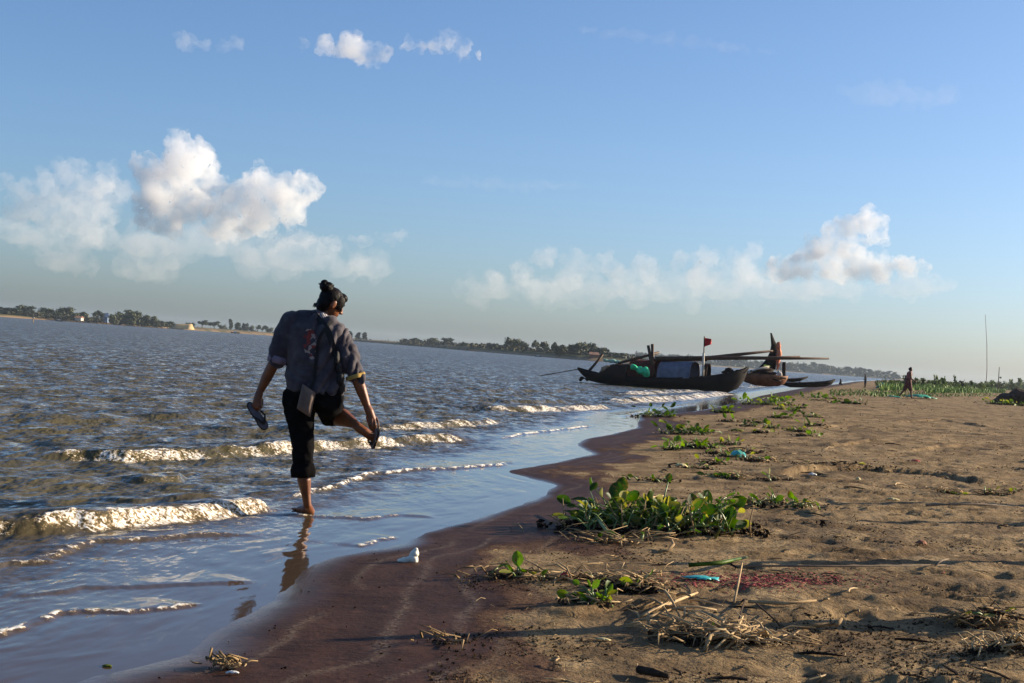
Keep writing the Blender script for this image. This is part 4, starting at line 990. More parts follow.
# unseen posts added right of the frame to cast long shadows over the sand
for (ax, ay), (bx, by), r_ in (((1024,618),(440,658),.15), ((1024,566),(660,566),.125), ((1030,506),(800,500),.15), ((1030,523),(790,520),.11), ((1030,452),(930,450),.12)):
    A = ground(ax, ay); B = ground(bx, by); sd_ = Vector((S_DIR.x, S_DIR.y, 0)).normalized(); s0 = .35 if ay > 540 else .75
    bp = A + sd_*s0; bp.z = gz(bp.x, bp.y); hgt = (s0 + (A.xy-B.xy).length)*math.tan(SUN_EL)*.98
    V = []; Fc = []; tube(V, Fc, [(0, 0, -.05), (.01, 0, hgt*.4), (0, .01, hgt*.8), (0, .01, hgt)], [r_, r_*.75, r_*.4, r_*.2], 8)
    for i_, v_ in enumerate(V): V[i_] = Vector(v_) + mnoise.noise_vector(Vector(v_)*9)*.012
    for q in range(3): zq = hgt*.62 + q*.022; rq = r_*.62; tube(V, Fc, [(math.cos(a_*.5236)*rq, math.sin(a_*.5236)*rq, zq + .004*a_/2) for a_ in range(13)], .011, 5)
    o = link('shadow_post', mesh_from(V, Fc), bark); o.location = bp
    tag(o, 'unseen post added outside the right edge to cast its long shadow over the sand', 'post', 'added shadow posts beyond the right edge')
# bank vegetation on the right
V = []; Fc = []
def grass_patch(px0, px1, py0, py1, n_, h, lean=.3):
    for i in range(n_):
        px = R1.uniform(px0, px1); py = R1.uniform(py0, py1); p = ground(px, py); hh = h*R1.uniform(.4, 1.2)
        a = R1.uniform(0, 6.28); w = min(hh*.22, .055); d = Vector((math.cos(a), math.sin(a), 0))*w; tp = Vector((R1.gauss(0, lean), R1.gauss(0, lean), 1))*hh
        i0 = len(V); V.extend([p-d, p+d, p+tp*.6+d*.6, p+tp, p+tp*.6-d*.6]); Fc.append((i0, i0+1, i0+2, i0+3, i0+4))
grass_patch(925, 1005, 388.0, 393.0, 6000, .38); grass_patch(880, 1045, 386.5, 390.5, 9000, .60, .35); grass_patch(870, 1040, 392, 397, 1300, .16); grass_patch(830, 900, 390, 396, 500, .16)
o = link('grass', mesh_from(V, Fc), leaf_mat('bank_grass', (.07, .14, .018), (.19, .29, .045), .5, .6, .2), None, False); tag(o, kind='stuff')
def shrub_mesh(seed, kind):
    rnd = random.Random(seed); V = []; Fc = []; SV = []; SF = []
    if kind == 'stalk':
        for k in range(4):
            x_ = rnd.gauss(0, .22); y_ = rnd.gauss(0, .22); h = rnd.uniform(.5, 1.0); tube(SV, SF, [(x_*.4, y_*.4, 0), (x_, y_, h)], [.02, .008], 4)
            for q in range(9):
                z_ = h*(.35+.65*rnd.random()**.7); r_ = rnd.uniform(.06, .24)*z_; blob_leaves(V, Fc, (x_*z_/h+rnd.gauss(0, .12), y_*z_/h, z_), r_, 3, .13, rnd)
    else:
        for k in range(9):
            x_ = rnd.uniform(-.5, .5); y_ = rnd.uniform(-.4, .4); h = rnd.uniform(.3, .75); tube(SV, SF, [(x_*.3, y_*.3, 0), (x_, y_, h)], [.025, .008], 4)
            blob_leaves(V, Fc, (x_, y_, h*.75), .27, 34, .07, rnd)
    return mesh_from(V, Fc), mesh_from(SV, SF)
SHR = {}
for kd in ('stalk', 'mound'):
    SHR[kd] = [shrub_mesh(s+9, kd) for s in range(3)]
    for a, b in SHR[kd]: a.materials.append(bush_leaf); b.materials.append(bark)
def shrub(px, py, top, wpx, kd, label, group, Y=None):
    p = ground(px, py); 
    if Y: p = at(px, py, Y); p.z = gz(p.x, p.y)
    h = (py-top)*p.y/F; w = wpx*p.y/F
    e = empty('shrub', p, label, 'shrub', group, R1.uniform(0, 6.28)); e.scale = (w, w, h) if kd == 'mound' else (w*2.2, w*2.2, h)
    a, b = R1.choice(SHR[kd])
    for nm, m_ in (('foliage', a), ('stems', b)): o = bpy.data.objects.new(nm, m_); COL.objects.link(o); o.parent = e
for i in range(34):
    px = 880 + i*4.7 + R1.uniform(-2, 2); shrub(px, 388.6 + (px-880)*.012 + R1.uniform(-1.2, .6), 377 + R1.uniform(-2, 2.5) + (px-880)*.012, R1.uniform(12, 18), 'mound', 'low dark green bush in the hedge-like band along the right bank', 'low bushes along the right bank')
for px, top in ((904,374),(915,374.5),(922,377),(935,375),(938,376),(943,374),(955,376),(962,378),(1011,376),(1019,377),(992,379),(972,380)):
    shrub(px, 389 + (px-880)*.01, top, 3.6, 'stalk', 'tall leafy stalk rising above the low bushes on the right bank', 'leafy stalks on the right bank')
pl = ground(986, 389)
V = []; Fc = []; Yp = pl.y + 4
tube(V, Fc, [at(985.6, 391, Yp)-pl, at(987, 370, Yp)-pl, at(986.9, 345, Yp)-pl, at(985.3, 314.5, Yp)-pl], [.10, .09, .075, .045], 7)
o = link('bamboo_mast', mesh_from(V, Fc), simple('pale_bamboo', (.34, .29, .24), .7, .3, 3)); o.location = pl; tag(o, 'tall thin bamboo pole standing alone above the bushes at right', 'pole')
p0 = ground(998, 392); V = []; Fc = []; tube(V, Fc, [at(997.8, 393, p0.y)-p0, at(998.6, 380, p0.y)-p0, at(999.3, 367, p0.y)-p0], [.07, .065, .05], 6)
e = empty('fence_post', p0, 'short leaning post with a rag just right of the tall bamboo pole', 'post'); link('stake', mesh_from(V, Fc), bark, e)
V = []; Fc = []; blob_leaves(V, Fc, at(1000.5, 377.5, p0.y)-p0, .14, 12, .12, R1); link('rag', mesh_from(V, Fc), bush_leaf, e)
p0 = ground(1008, 404)
bmx = bmesh.new()
for (px, py, rx, rz) in ((1000,402,10,4),(1010,399,12,6),(1022,397,14,8),(1034,398,14,8)): add_ico(bmx, at(px, py, p0.y+.7)-p0, 1, 3, (rx*p0.y/F, rx*p0.y/F*.8, rz*p0.y/F))
mm = remesh(bm_mesh(bmx), .06, 1); co = get_co(mm)
for i in range(len(co)): co[i] += np.array(mnoise.noise_vector(Vector(co[i])*2.5)*.10 + mnoise.noise_vector(Vector(co[i])*8)*.05)
set_co(mm, co); o = link('brush_mound', mm, simple('brown_brush', (.085, .050, .035), .9, .6, 6, .8, .06)); o.location = p0; tag(o, 'brown mound of dried brush at the right edge of the beach', 'mound')
gt = simple('green_sheet', (.05, .38, .22), .45, .3, 3, .3, .02, spec=.5)
sheet(918, 398.5, 32, 3.2, gt, 'plastic_sheet', 'green plastic sheet on the sand just right of the walking man', 'plastic sheet', 21, .8)
sheet(893, 397.5, 17, 1.6, gt, 'plastic_sheet', 'narrow green plastic strip on the sand left of the walking man', 'plastic sheet', 22, .5)
sheet(883, 389.5, 14, 4.5, gt, 'plastic_sheet', 'crumpled green plastic sheet far behind the walking man', 'plastic sheet', 23, 1)
sheet(895, 389, 9, 5, dk, 'dark_bundle', 'dark bundle beside the far crumpled green sheet', 'bundle', 24, 1)
e0 = ground(840, 385); bmx = bmesh.new()
for a, b, r in ((0, .18, .16), (.05, .38, .13), (.03, .58, .10), (.2, .12, .1)): add_ico(bmx, (a, 0, b), r, 2)
o = link('tree_stump', remesh(bm_mesh(bmx), .04, 1), dk); o.location = e0; tag(o, 'small dark stump on the sand right of the low canoe', 'stump')
# ------------------------------------------------------------------ people
skin = N('skin'); v_ = skin.coord(obj=True)
skin_m = skin.set(col=skin.mix(skin.mr(skin.noise(14, 4, .6, v_), .3, .7), (.12, .036, .012), (.19, .062, .020)), rough=.45, spec=.35, sss=.06, normal=skin.bump(skin.noise(160, 3, .6, v_), .12, .003))
skin.b.inputs['Subsurface Radius'].default_value = (.01, .004, .002)
hair_m = N('black_hair'); v_ = hair_m.coord((60, 60, 14), obj=True)
hair_m = hair_m.set(col=(.005, .0035, .003), rough=.55, spec=.12, normal=hair_m.bump(hair_m.noise(4, 4, .7, v_), .25, .004))
def chain(bm, pts, step=.35, sub=2):
    """closed beads along a tapering chain: [(Vector, radius, flatten)]"""
    for (a, ra), (b, rb) in zip(pts[:-1], pts[1:]):
        L = (b-a).length; n_ = max(1, int(L/(min(ra, rb)*step)))
        for k in range(n_+1): t = k/n_; add_ico(bm, a.lerp(b, t), ra+(rb-ra)*t, sub)
D = 10.2
def P(px, py, dy=0.0): return at(px, py, D+dy)
base = flat(306, 516, 0.0); ped = empty('person', base, 'barefoot person with a hair bun, seen from behind, standing on one leg in the shallows', 'person')
bm = bmesh.new()
# trunk
for px, py, hw, dp in ((312,330,.15,.085),(314,345,.155,.09),(314,360,.145,.09),(314,375,.14,.09),(313,388,.155,.095),(313,397,.165,.10)):
    add_ico(bm, P(px, py), 1, 3, (hw, dp, .10))
chain(bm, [(P(316,324), .075), (P(321,318,.01), .050), (P(327,309,.03), .046)])
# arms
chain(bm, [(P(291,325), .068), (P(283,343,-.01), .050), (P(275,361,-.01), .042), (P(267,377,.0), .040), (P(260.5,390,.0), .027)])
chain(bm, [(P(340,335), .065), (P(348,354,-.02), .050), (P(354,371,-.03), .044), (P(361,389,-.03), .040), (P(367,406,-.02), .027)])
# left hand hanging, fingers closed round the sandal straps
chain(bm, [(P(260.5,390), .027), (P(258.6,395.5,-.005), .030), (P(257,401,-.01), .030)])
def finger(*q, r=.0105): chain(bm, [(P(*p), r*(1-.10*i)) for i, p in enumerate(q)], .5, 1)
finger((255.0,400,-.035), (253.2,405.0,-.045), (254.6,408.6,-.02), (257.0,407.6,.0))
finger((256.6,402,-.035), (255.4,407.2,-.045), (257.0,410.2,-.02), (259.0,408.6,.0))
finger((258.6,402.2,-.03), (258.2,407.6,-.04), (259.6,409.8,-.015), (261.2,407.8,.0))
finger((260.4,401.4,-.02), (260.8,405.8,-.03), (262.2,407.2,-.01), (262.8,405.2,.01), r=.0092)
finger((259.6,396,.02), (262.6,400,.02), (262.2,404.4,.0), r=.0115)
# right hand reaching down to the lifted foot
chain(bm, [(P(367,406,-.02), .027), (P(369.4,411.5,-.02), .031), (P(371.4,417,-.02), .030)])
finger((369.2,418,-.04), (368.8,423.5,-.05), (370.0,428.2,-.04), (372.2,430.6,-.02))
finger((371.6,419,-.04), (372.2,425,-.055), (372.8,430.4,-.04), (374.2,433.4,-.02))
finger((374.0,418.8,-.03), (375.4,424.4,-.05), (375.6,429.6,-.04), (375.6,433.0,-.02))
finger((376.0,417.4,-.01), (378.2,422.0,-.03), (378.6,426.6,-.03), (377.8,429.6,-.01), r=.0095)
finger((368.0,412,.02), (367.0,418,.035), (368.6,423.0,.03), r=.012)
# standing leg
hl = flat(310.5, 515.0, .0)
ank = P(307.2, 505, 0)
chain(bm, [(P(298,400), .085), (P(302,430), .070), (P(303,450,.02), .052), (P(303.2,466,.0), .050), (P(304.2,480,-.01), .049), (P(306,494,-.005), .034), (P(307.4,505,.0), .029)])
chain(bm, [(P(307.4,505,.0), .029), (hl+Vector((-.005, .0, .030)), .030)])
hz = Vector((0, 0, 1)); fd = Vector((-.56, .83, 0)).normalized(); fs = Vector((-.83, -.56, 0))
chain(bm, [(hl+Vector((0, -.01, .028)), .030), (hl+fd*.07+hz*.034, .031), (hl+fd*.13+hz*.026, .028), (hl+fd*.175+hz*.018, .022)], .3)
chain(bm, [(hl+fd*.05+fs*.018+hz*.03, .026), (hl+fd*.14+fs*.022+hz*.02, .022)], .3)
for k in range(5):
    q = (k-2)*.019; s0 = hl+fd*(.175-.004*abs(k-1))+fs*(-q)+hz*.016
    chain(bm, [(s0, .0125 if k else .0125), (s0+fd*(.048-.005*abs(k-1)), .0105)], .5, 1)
# lifted leg: thigh forward, shin swung back to the right
chain(bm, [(P(327,399), .085), (P(330,409,.18), .075), (P(330,416,.345), .056), (P(336,417,.26), .064), (P(342.5,417.4,.14), .064), (P(349.5,421,.07), .046), (P(355.2,424,.02), .032)])
chain(bm, [(P(355.2,424,.02), .032), (P(358.4,427.4,.0), .034), (P(364.5,431.5,.0), .032), (P(370.5,436.2,.01), .030), (P(374.0,439.4,.02), .024)])
for k in range(5):
    a0 = P(373.2+.5*k, 441.4-1.6*k, .05-.022*k); chain(bm, [(a0, .012), (a0+(P(376.5, 443)-P(373.4, 440))*.9, .010)], .5, 1)
# head, turned to the right and bent down
hc = P(331.0, 303.0, .03)
f_ = Vector((.74, .50, -.42)).normalized(); u_ = (Vector((.12, .02, 1)) - f_*Vector((.12, .02, 1)).dot(f_)).normalized(); r_ = f_.cross(u_)
HM = Matrix((r_, f_, u_)).transposed()
def hp(r, f, u): return hc + r_*r + f_*f + u_*u
def hico(c, s, sub=3): add_ico(bm, hp(*c), 1, sub, s, HM)
hico((0, -.005, .018), (.073, .092, .088)); hico((0, .028, -.035), (.054, .056, .066)); hico((0, .052, -.078), (.028, .026, .022)); hico((0, .05, .02), (.058, .04, .05))
chain(bm, [(hp(0, .088, .012), .009), (hp(0, .104, -.022), .0135)], .3, 2); hico((.011, .094, -.026), (.010, .010, .008), 2); hico((-.011, .094, -.026), (.010, .010, .008), 2)
hico((0, .083, -.048), (.022, .010, .006), 2); hico((0, .081, -.058), (.019, .010, .0065), 2)
for s in (-1, 1):
    hico((s*.032, .066, .028), (.02, .016, .007), 2); hico((s*.040, .058, -.018), (.02, .018, .016), 2); hico((s*.074, -.008, -.012), (.008, .020, .031), 2); hico((s*.076, -.010, -.034), (.007, .009, .010), 2)
me = remesh(bm_mesh(bm), .0042, 5); set_co(me, get_co(me) - np.array(base, np.float32))
body = link('body', me, skin_m, ped)
def part(bm, name, mat, vox=None, sm=0, parent=ped, amp=0, freq=8, shift=(0, 0, 0)):
    me = remesh(bm_mesh(bm), vox, sm) if vox else bm_mesh(bm); co = get_co(me)
    if amp:
        for i in range(len(co)):
            v = Vector(co[i]); co[i] += np.array(mnoise.noise_vector(v*freq)*amp + mnoise.noise_vector(v*freq*2.6)*amp*.45)
    set_co(me, co - np.array(base, np.float32)); return link(name, me, mat, parent)
# eyes, brows
for s in (-1, 1):
    bm = bmesh.new(); hico((s*.031, .070, .006), (.0125, .0125, .0115), 2); part(bm, 'eye', simple('eye_white', (.7, .66, .6), .2, .1, 9, 0) if s < 0 else bpy.data.materials['eye_white'])
    bm = bmesh.new(); hico((s*.033, .080, .027), (.018, .007, .004), 2); part(bm, 'eyebrow', hair_m)
# hair with a bun
bm = bmesh.new()
hico((0, -.010, .026), (.078, .092, .084)); hico((0, -.044, -.020), (.064, .050, .078)); hico((0, -.046, -.060), (.046, .034, .040)); hico((0, .052, .070), (.058, .042, .034))
for s in (-1, 1): hico((s*.064, .028, .020), (.016, .042, .050)); chain(bm, [(hp(s*.066, .05, .03), .012), (hp(s*.066, .062, -.02), .007), (hp(s*.060, .066, -.05), .004)], .5, 1)
bun = P(326.2, 287.0, -.01)
chain(bm, [(hp(0, -.06, .085), .030), (bun+Vector((.005, 0, -.02)), .030)])
add_ico(bm, bun, .046, 3, (1, 1, .82)); add_ico(bm, bun+Vector((-.012, -.008, .022)), .030, 2); add_ico(bm, bun+Vector((.020, -.01, .012)), .026, 2)
for k in range(16):
    a_ = k*2.4; q = bun+Vector((math.cos(a_)*.035, math.sin(a_)*.03, .012*math.sin(k*1.7)))
    chain(bm, [(q, .006), (q+Vector((math.cos(a_)*.022, math.sin(a_)*.015, .018+.012*math.sin(k*3.1))), .0025)], .6, 1)
for k in range(7): q = hp(-.05+.016*k, -.085, -.055); chain(bm, [(q, .007), (q-u_*.03+r_*.004*math.sin(k*2), .003)], .6, 1)
part(bm, 'hair', hair_m, .0036, 3, amp=.0016, freq=70)
# shirt
n = N('purple_grey_shirt_cloth'); v_ = n.coord(obj=True)
shirt_m = n.set(col=n.mix(n.mr(n.noise(9, 4, .6, v_), .3, .7), (.030, .023, .032), (.075, .064, .072)), rough=.8, spec=.2, sheen=.15, normal=n.bump(n.noise(300, 2, .5, v_), .2, .002))
bm = bmesh.new()
tors = ((310,322,.135,.085),(313,330,.205,.118),(315,342,.220,.130),(316,355,.212,.132),(315.5,368,.203,.130),(314,380,.198,.134),(313.5,391,.196,.138))
for (p0, p1) in zip(tors[:-1], tors[1:]):
    for k in range(6):
        t = k/6; q = [p0[i]+(p1[i]-p0[i])*t for i in range(4)]; add_ico(bm, P(q[0], q[1]), 1, 4, (q[2], q[3], .055))
chain(bm, [(P(301,318), .060), (P(316,320), .075), (P(331,325), .068)], .3, 3)
chain(bm, [(P(292,322), .082), (P(285,336), .084), (P(279.5,350,-.01), .074), (P(277.6,360,-.01), .062)], .3, 3)
chain(bm, [(P(339,334), .078), (P(346,349,-.02), .078), (P(352,364,-.03), .072), (P(355.6,376,-.03), .066)], .3, 3)
chain(bm, [(P(323,396), .05), (P(333,398,-.01), .05), (P(341,389), .05)], .3, 3)
me = remesh(bm_mesh(bm), .0065, 6); co = get_co(me).astype(np.float64)
o_ = np.array(P(314, 350)); e_ = np.empty((len(co), 3)); nn = np.empty(len(me.vertices)*3, np.float32); me.vertices.foreach_get('normal', nn); nn = nn.reshape(-1, 3)
for i in range(len(co)):
    v = Vector(co[i]-o_)
    rt = max(0, min(1, (v.x+.06)/.16)); lo = max(0, min(1, (.05-v.z)/.25))
    wv_ = v + mnoise.noise_vector(v*4)*.05
    # drawn folds: from the right shoulder down to the left hip, stronger on the right and towards the hem
    d1 = wv_.x*.80 - wv_.z*.38
    n1 = mnoise.noise(Vector((d1*17, wv_.y*6, (wv_.x*.4+wv_.z*.9)*3.5))); f1 = (abs(n1)*2-.5)*(.006+.024*rt)
    n2 = mnoise.noise(Vector(((wv_.x*.5+wv_.z*.86)*15+7, wv_.y*5, (wv_.x*.86-wv_.z*.5)*4))); f2 = (abs(n2)*2-.5)*(.004+.012*lo)
    f3 = mnoise.noise(v*38)*.0018
    co[i] += nn[i]*(f1+f2+f3)
set_co(me, co - np.array(base)); shirt = link('shirt', me, shirt_m, ped)
# sleeve hems
def ring(a, b, ra, rb, th, name, mat, par, seg=28):
    V = []; Fc = []; t = (b-a).normalized(); x_ = t.orthogonal().normalized(); y_ = t.cross(x_)
    prof = [(a, ra), (a.lerp(b, .5), (ra+rb)/2+th), (b, rb+th*.4), (b, rb-th), (a.lerp(b, .5), (ra+rb)/2-th), (a, ra-th)]
    for c, r in prof:
        for k in range(seg): an = 6.28318*k/seg; V.append(c + (x_*math.cos(an)+y_*math.sin(an))*(r*(1+.05*math.sin(an*5)+.03*math.sin(an*9+1))) - base)
    m = len(prof)
    for j in range(m):
        for k in range(seg): Fc.append((j*seg+k, j*seg+(k+1) % seg, ((j+1) % m)*seg+(k+1) % seg, ((j+1) % m)*seg+k))
    return link(name, mesh_from(V, Fc), mat, par)
ring(P(355.0,374.4,-.03), P(356.2,378.4,-.03), .066, .067, .003, 'sleeve_hem', simple('yellow_hem', (.50, .32, .08), .8, .3, 20, .2, .003), shirt)
ring(P(278.4,356,-.01), P(276.4,363,-.01), .066, .063, .005, 'sleeve_hem', simple('lilac_hem', (.20, .15, .20), .8, .3, 20, .2, .003), shirt)
# trousers, rolled: left leg to mid calf, right leg above the knee
trouser_m = simple('black_trouser_cloth', (.006, .0055, .006), .95, .3, 14, .4, .006, spec=.04)
bm = bmesh.new()
for px, py, hw, dp, hz_ in ((312.5,386,.175,.12,.06),(312.5,395,.205,.135,.075),(312,402,.20,.13,.06)): add_ico(bm, P(px, py), 1, 3, (hw, dp, hz_))
chain(bm, [(P(299,402), .120), (P(301,418), .100), (P(302.2,436), .084), (P(302.8,452), .075), (P(303,468), .070)], .25, 3)
chain(bm, [(P(327.5,400,.0), .112), (P(330,407.5,.14), .094), (P(331,413,.27), .082)], .25, 3)
tr = part(bm, 'trousers', trouser_m, .0065, 4, amp=.012, freq=11)
ring(P(303,463.5), P(303.2,477), .074, .077, .012, 'rolled_cuff', trouser_m, tr)
ring(P(330.6,410.5,.19), P(332.0,414.4,.30), .090, .085, .010, 'rolled_cuff', trouser_m, tr)
# things laid on the back: hit the cloth from behind
from mathutils.bvhtree import BVHTree
def bvh_of(objs):
    V = []; Pf = []
    for o in objs:
        i0 = len(V); V += [v.co + base for v in o.data.vertices]; Pf += [tuple(i0+i for i in p.vertices) for p in o.data.polygons]
    return BVHTree.FromPolygons(V, Pf)
BV = bvh_of([shirt, tr, body])
def onback(px, py, off=.004):
    d = ray(px, py); h = BV.ray_cast(CAM, d, 30)
    p = h[0] if h[0] is not None else P(px, py, -.14)
    return p - d*off
def strap(bv_pts, w, name, mat, parent, th=.006, org=None):
    V = []; Fc = []; org = org or base; n_ = 0; pts = []
    for a, b in zip(bv_pts[:-1], bv_pts[1:]):
        k_ = max(2, int(math.hypot(b[0]-a[0], b[1]-a[1])/3))
        for k in range(k_): t = k/k_; pts.append((a[0]+(b[0]-a[0])*t, a[1]+(b[1]-a[1])*t))
    pts.append(bv_pts[-1]); C_ = [onback(px, py, .010) for px, py in pts]
    for _ in range(3): C_ = [C_[0]] + [(C_[i-1]+C_[i]*2+C_[i+1])/4 for i in range(1, len(C_)-1)] + [C_[-1]]
    for i, c in enumerate(C_):
        t = (C_[min(i+1, len(C_)-1)]-C_[max(i-1, 0)]).normalized(); vw = (CAM-c).normalized(); s = t.cross(vw).normalized()
        for q in ((-1, 0), (1, 0), (1, 1), (-1, 1)): V.append(c + s*w*.5*q[0] - vw*th*q[1] - org)
    for i in range(len(C_)-1):
        for k in range(4): a = i*4; Fc.append((a+k, a+4+k, a+4+(k+1) % 4, a+(k+1) % 4))
    Fc += [(0, 1, 2, 3), tuple(len(V)-4+k for k in range(4))[::-1]]
    o = link(name, mesh_from(V, Fc), mat, parent, False); return o
# printed emblem and striped collar lie on the shirt cloth
def patch(name, mat, poly_c, rx, ry, rot, parent, off=.0025, nx=16, ny=18):
    V = []; Fc = []
    for i in range(nx):
        for j in range(ny):
            a = (i/(nx-1)-.5)*2; b = (j/(ny-1)-.5)*2; a2 = a*math.sqrt(1-b*b/2); b2 = b*math.sqrt(1-a*a/2)
            x_ = poly_c[0] + a2*rx*math.cos(rot) - b2*ry*math.sin(rot); y_ = poly_c[1] + a2*rx*math.sin(rot) + b2*ry*math.cos(rot)
            V.append(onback(x_, y_, off) - base)
    for i in range(nx-1):
        for j in range(ny-1): a = i*ny+j; Fc.append((a, a+ny, a+ny+1, a+1))
    o = link(name, mesh_from(V, Fc), mat, parent); return o
n = N('shirt_print'); v_ = n.coord(obj=True); vor = n.node('ShaderNodeTexVoronoi'); vor.inputs['Scale'].default_value = 38; n.t.links.new(v_, vor.inputs['Vector'])
sep = n.node('ShaderNodeSeparateColor'); n.t.links.new(vor.outputs['Color'], sep.inputs[0])
c = n.mix(n.mr(sep.outputs[0], .52, .56), (.15, .028, .025), (.30, .24, .21)); c = n.mix(n.mr(sep.outputs[1], .52, .56), c, (.045, .036, .045)); c = n.mix(n.mr(sep.outputs[2], .84, .86), c, (.20, .035, .03))
patch('shirt_print', n.set(col=c, rough=.7, spec=.2), (310.5, 344), 7.2, 15.5, -.12, shirt)
n = N('striped_collar'); v_ = n.coord(obj=True); wv = n.node('ShaderNodeTexWave'); wv.inputs['Scale'].default_value = 26; wv.inputs['Distortion'].default_value = 1.2
mp = n.node('ShaderNodeMapping'); mp.inputs['Rotation'].default_value = (0, .6, 0); n.t.links.new(v_, mp.inputs[0]); n.t.links.new(mp.outputs[0], wv.inputs['Vector'])
V = []
bm = bmesh.new(); chain(bm, [(P(315,316,-.02), .030), (P(321.5,316.6,-.03), .034), (P(329,320.5,-.01), .030), (P(333,325,.02), .024)], .25, 3)
part(bm, 'collar', n.set(col=n.mix(n.mr(wv.outputs['Fac'], .45, .55), (.06, .05, .07), (.50, .46, .46)), rough=.8), .005, 4, shirt)
# bags (held things: top level)
pouch_m = simple('tan_grey_canvas', (.15, .105, .085), .8, .3, 16, .4, .004)
blk = simple('black_webbing', (.010, .009, .010), .7, .3, 30, .4, .003)
b1 = empty('shoulder_bag', base, 'small tan-grey pouch on a thin strap hanging at the hip of the barefoot person', 'bag')
strap([(332,321),(325,329),(318.5,338),(317,352),(315.5,368),(313.5,384),(310,390)], .022, 'strap', blk, b1)
V = []; Fc = []; cor = [(302.3,384),(315,392.5),(309.4,417),(296.6,408.6)]; nb = 9
for j in range(nb):
    for i in range(nb):
        a = i/(nb-1); b = j/(nb-1)
        x_ = (cor[0][0]*(1-a)+cor[1][0]*a)*(1-b)+(cor[3][0]*(1-a)+cor[2][0]*a)*b; y_ = (cor[0][1]*(1-a)+cor[1][1]*a)*(1-b)+(cor[3][1]*(1-a)+cor[2][1]*a)*b
        bulge = (max(0, (1-(2*a-1)**4)*(1-(2*b-1)**4)))**.5
        V.append(P(x_, y_, -.165-.030*bulge+.004*mnoise.noise((a*5, b*5, 0)))-base); 
for j in range(nb):
    for i in range(nb): V.append(V[j*nb+i] + Vector((0, .05, 0)))
for j in range(nb-1):
    for i in range(nb-1): a = j*nb+i; Fc.append((a, a+nb, a+nb+1, a+1)); a += nb*nb; Fc.append((a, a+1, a+nb+1, a+nb))
bd = [i for i in range(nb)] + [nb*j+nb-1 for j in range(1, nb)] + [nb*(nb-1)+i for i in range(nb-2, -1, -1)] + [nb*j for j in range(nb-2, 0, -1)]
for k in range(len(bd)): a = bd[k]; b = bd[(k+1) % len(bd)]; Fc.append((a, b, b+nb*nb, a+nb*nb))
link('pouch', mesh_from(V, Fc), pouch_m, b1)
b2 = empty('sling_bag', base, 'black sling bag strapped across the back of the barefoot person', 'bag')
strap([(313,312.5),(319,319),(328.5,330.5),(333,347),(337,360)], .040, 'strap', blk, b2)
bm = bmesh.new()
for px, py, hw in ((337,358,.024),(339,368,.030),(340.5,378,.030),(341,388,.026)): q = onback(px, py, .0); add_ico(bm, q+Vector((0, .0, 0)), 1, 2, (hw, .045, .055))
part(bm, 'bag_body', blk, .007, 3, b2, .004, 20)
# sandals
sole_m = simple('black_rubber', (.010, .010, .011), .6, .3, 20, .3, .003); foot_m = simple('grey_insole', (.13, .125, .16), .6, .3, 20, .2, .003)
def flipflop(toe, heel, nrm, label):
    ax = (heel-toe); L = ax.length; ax = ax/L; nrm = (nrm-ax*nrm.dot(ax)).normalized(); sd = ax.cross(nrm); org = toe.copy()
    e = empty('flip_flop', org, label, 'flip-flop', 'pair of black flip-flops')
    out = []
    for k in range(28):
        an = 6.28318*k/28; a = .5-.5*math.cos(an); w = .040*(1-.28*math.sin(a*math.pi)**2*(1 if a > .3 else .6))*(abs(math.sin(an))**.75)*(1.12-.28*a)
        out.append((a*L, math.copysign(w, math.sin(an))))
    def slab(h0, h1, k): 
        V = [ax*(a*k+(1-k)*L/2)+sd*s*k+nrm*h0 for a, s in out]+[ax*(a*k+(1-k)*L/2)+sd*s*k+nrm*h1 for a, s in out]; m = len(out)
        return mesh_from(V, [tuple(range(m))[::-1], tuple(range(m, 2*m))]+[(i, (i+1) % m, m+(i+1) % m, m+i) for i in range(m)])
    s_ = link('sole', slab(0, .014, 1), sole_m, e, False); link('insole', slab(.0142, .0175, .93), foot_m, s_, False)
    V = []; Fc = []
    for s in (-1, 1): tube(V, Fc, [ax*L*.20+nrm*.016, ax*L*.24+nrm*.034+sd*s*.008, ax*L*.42+nrm*.050+sd*s*.030, ax*L*.60+nrm*.018+sd*s*.036], [.006, .007, .008, .006], 6)
    link('strap', mesh_from(V, Fc), sole_m, e)
flipflop(P(266,429.5,.03), P(247.4,402.6,-.03), Vector((.85, -.48, -.3)), 'black flip-flop with a grey insole dangling from the left hand of the barefoot person')
flipflop(P(372.6,447.0,.09), P(379.4,429.0,-.08), Vector((-.85, .1, -.5)), 'black flip-flop being pulled off the raised foot of the barefoot person')

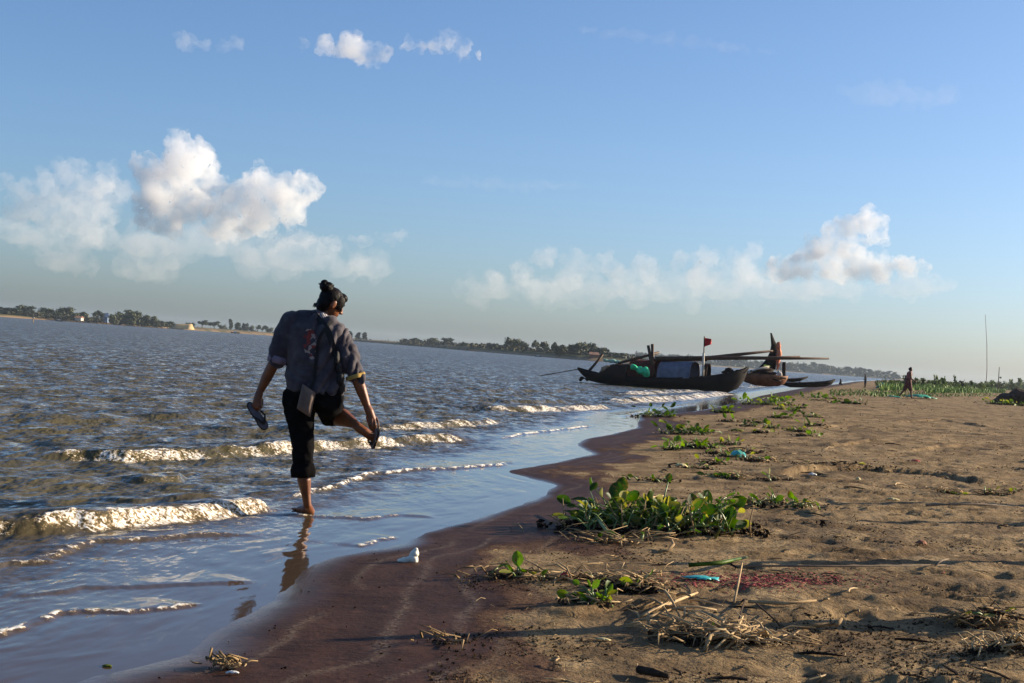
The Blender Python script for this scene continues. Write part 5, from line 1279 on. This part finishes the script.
# small figures on the far beach
def small_person(px, py, top, label, pose, Yfix=None):
    g = ground(px, py); h = (py-top)*g.y/F; e = empty('person', g, label, 'person'); s = h/1.6
    def bld(chains, vox, name, mat, sm=2):
        bm = bmesh.new()
        for ch in chains: chain(bm, [(Vector(p)*s, r*s) for p, r in ch])
        return link(name, remesh(bm_mesh(bm), vox*s, sm), mat, e)
    bld(pose['body'], .014, 'body', skin_dark); 
    for nm, ch, m in pose['cloth']: bld(ch, .016, nm, m)
    return e
skin_dark = simple('brown_skin', (.13, .055, .03), .5, .3, 9, .2, .005)
red_cl = simple('maroon_wrap', (.10, .022, .022), .8, .4, 8, .4, .01); gry = simple('dark_blue_cloth', (.03, .03, .045), .8, .4, 8, .3, .01)
walk = dict(body=[[((0,0,.86),.12),((.03,0,1.1),.13),((.05,0,1.28),.125),((.06,0,1.36),.05),((.07,0,1.40),.05)],[((.08,0,1.48),.085),((.10,0,1.50),.085)],[((.115,0,1.44),.05),((.15,0,1.45),.02)],
    [((.05,-.16,1.28),.06),((.10,-.2,1.02),.045),((.26,-.18,.92),.036),((.32,-.18,.92),.032),((.36,-.17,.90),.022)],[((.05,.16,1.28),.06),((-.08,.2,1.02),.045),((.02,.2,.82),.036),((.05,.2,.76),.032),((.07,.2,.70),.022)],
    [((.0,-.07,.86),.10),((.14,-.08,.50),.07),((.20,-.08,.10),.045),((.21,-.08,.05),.04),((.32,-.08,.035),.03)],[((0,.07,.86),.10),((-.10,.08,.48),.07),((-.34,.08,.16),.045),((-.38,.08,.08),.04),((-.30,.08,.03),.028)]],
    cloth=[('wrap', [[((.01,0,.98),.15),((.02,0,.86),.165),((.07,-.07,.62),.13),((.12,-.08,.48),.11)],[((.0,.05,.86),.15),((-.07,.08,.60),.12),((-.12,.08,.46),.10)]], red_cl),
           ('vest', [[((.025,0,1.0),.145),((.045,0,1.26),.15)]], simple('dull_pink_vest', (.26, .09, .08), .8, .3, 8, .3, .01)),
           ('hair', [[((.055,0,1.51),.088),((.085,0,1.545),.078)]], hair_m)])
small_person(907, 398.3, 367.2, 'bare-shouldered man in a maroon wrap walking right past the green plastic sheet', walk)
stand = dict(body=[[((0,0,.86),.12),((0,0,1.1),.12),((-.02,0,1.28),.12),((-.05,0,1.40),.05)],[((-.10,0,1.49),.09),((-.10,0,1.51),.09)],
    [((-.02,-.15,1.28),.055),((-.05,-.2,1.02),.042),((-.22,-.16,.95),.034),((-.3,-.15,.95),.028)],[((-.02,.15,1.28),.055),((.03,.2,1.02),.042),((.0,.2,.78),.034),((0,.2,.7),.028)],
    [((0,-.08,.86),.10),((.03,-.09,.48),.07),((0,-.09,.06),.045),((-.12,-.09,.035),.03)],[((0,.08,.86),.10),((-.05,.09,.48),.07),((-.02,.09,.06),.045),((-.14,.09,.035),.03)]],
    cloth=[('shirt', [[((0,0,.9),.15),((-.01,0,1.26),.15)]], gry), ('shorts', [[((0,-.08,.88),.13),((.02,-.09,.55),.10)],[((0,.08,.88),.13),((-.03,.09,.55),.10)]], gry), ('hair', [[((-.085,0,1.52),.092),((-.09,0,1.55),.08)]], hair_m)])
small_person(865, 387.6, 374.0, 'tiny dark figure standing far along the beach left of the bushes', stand)
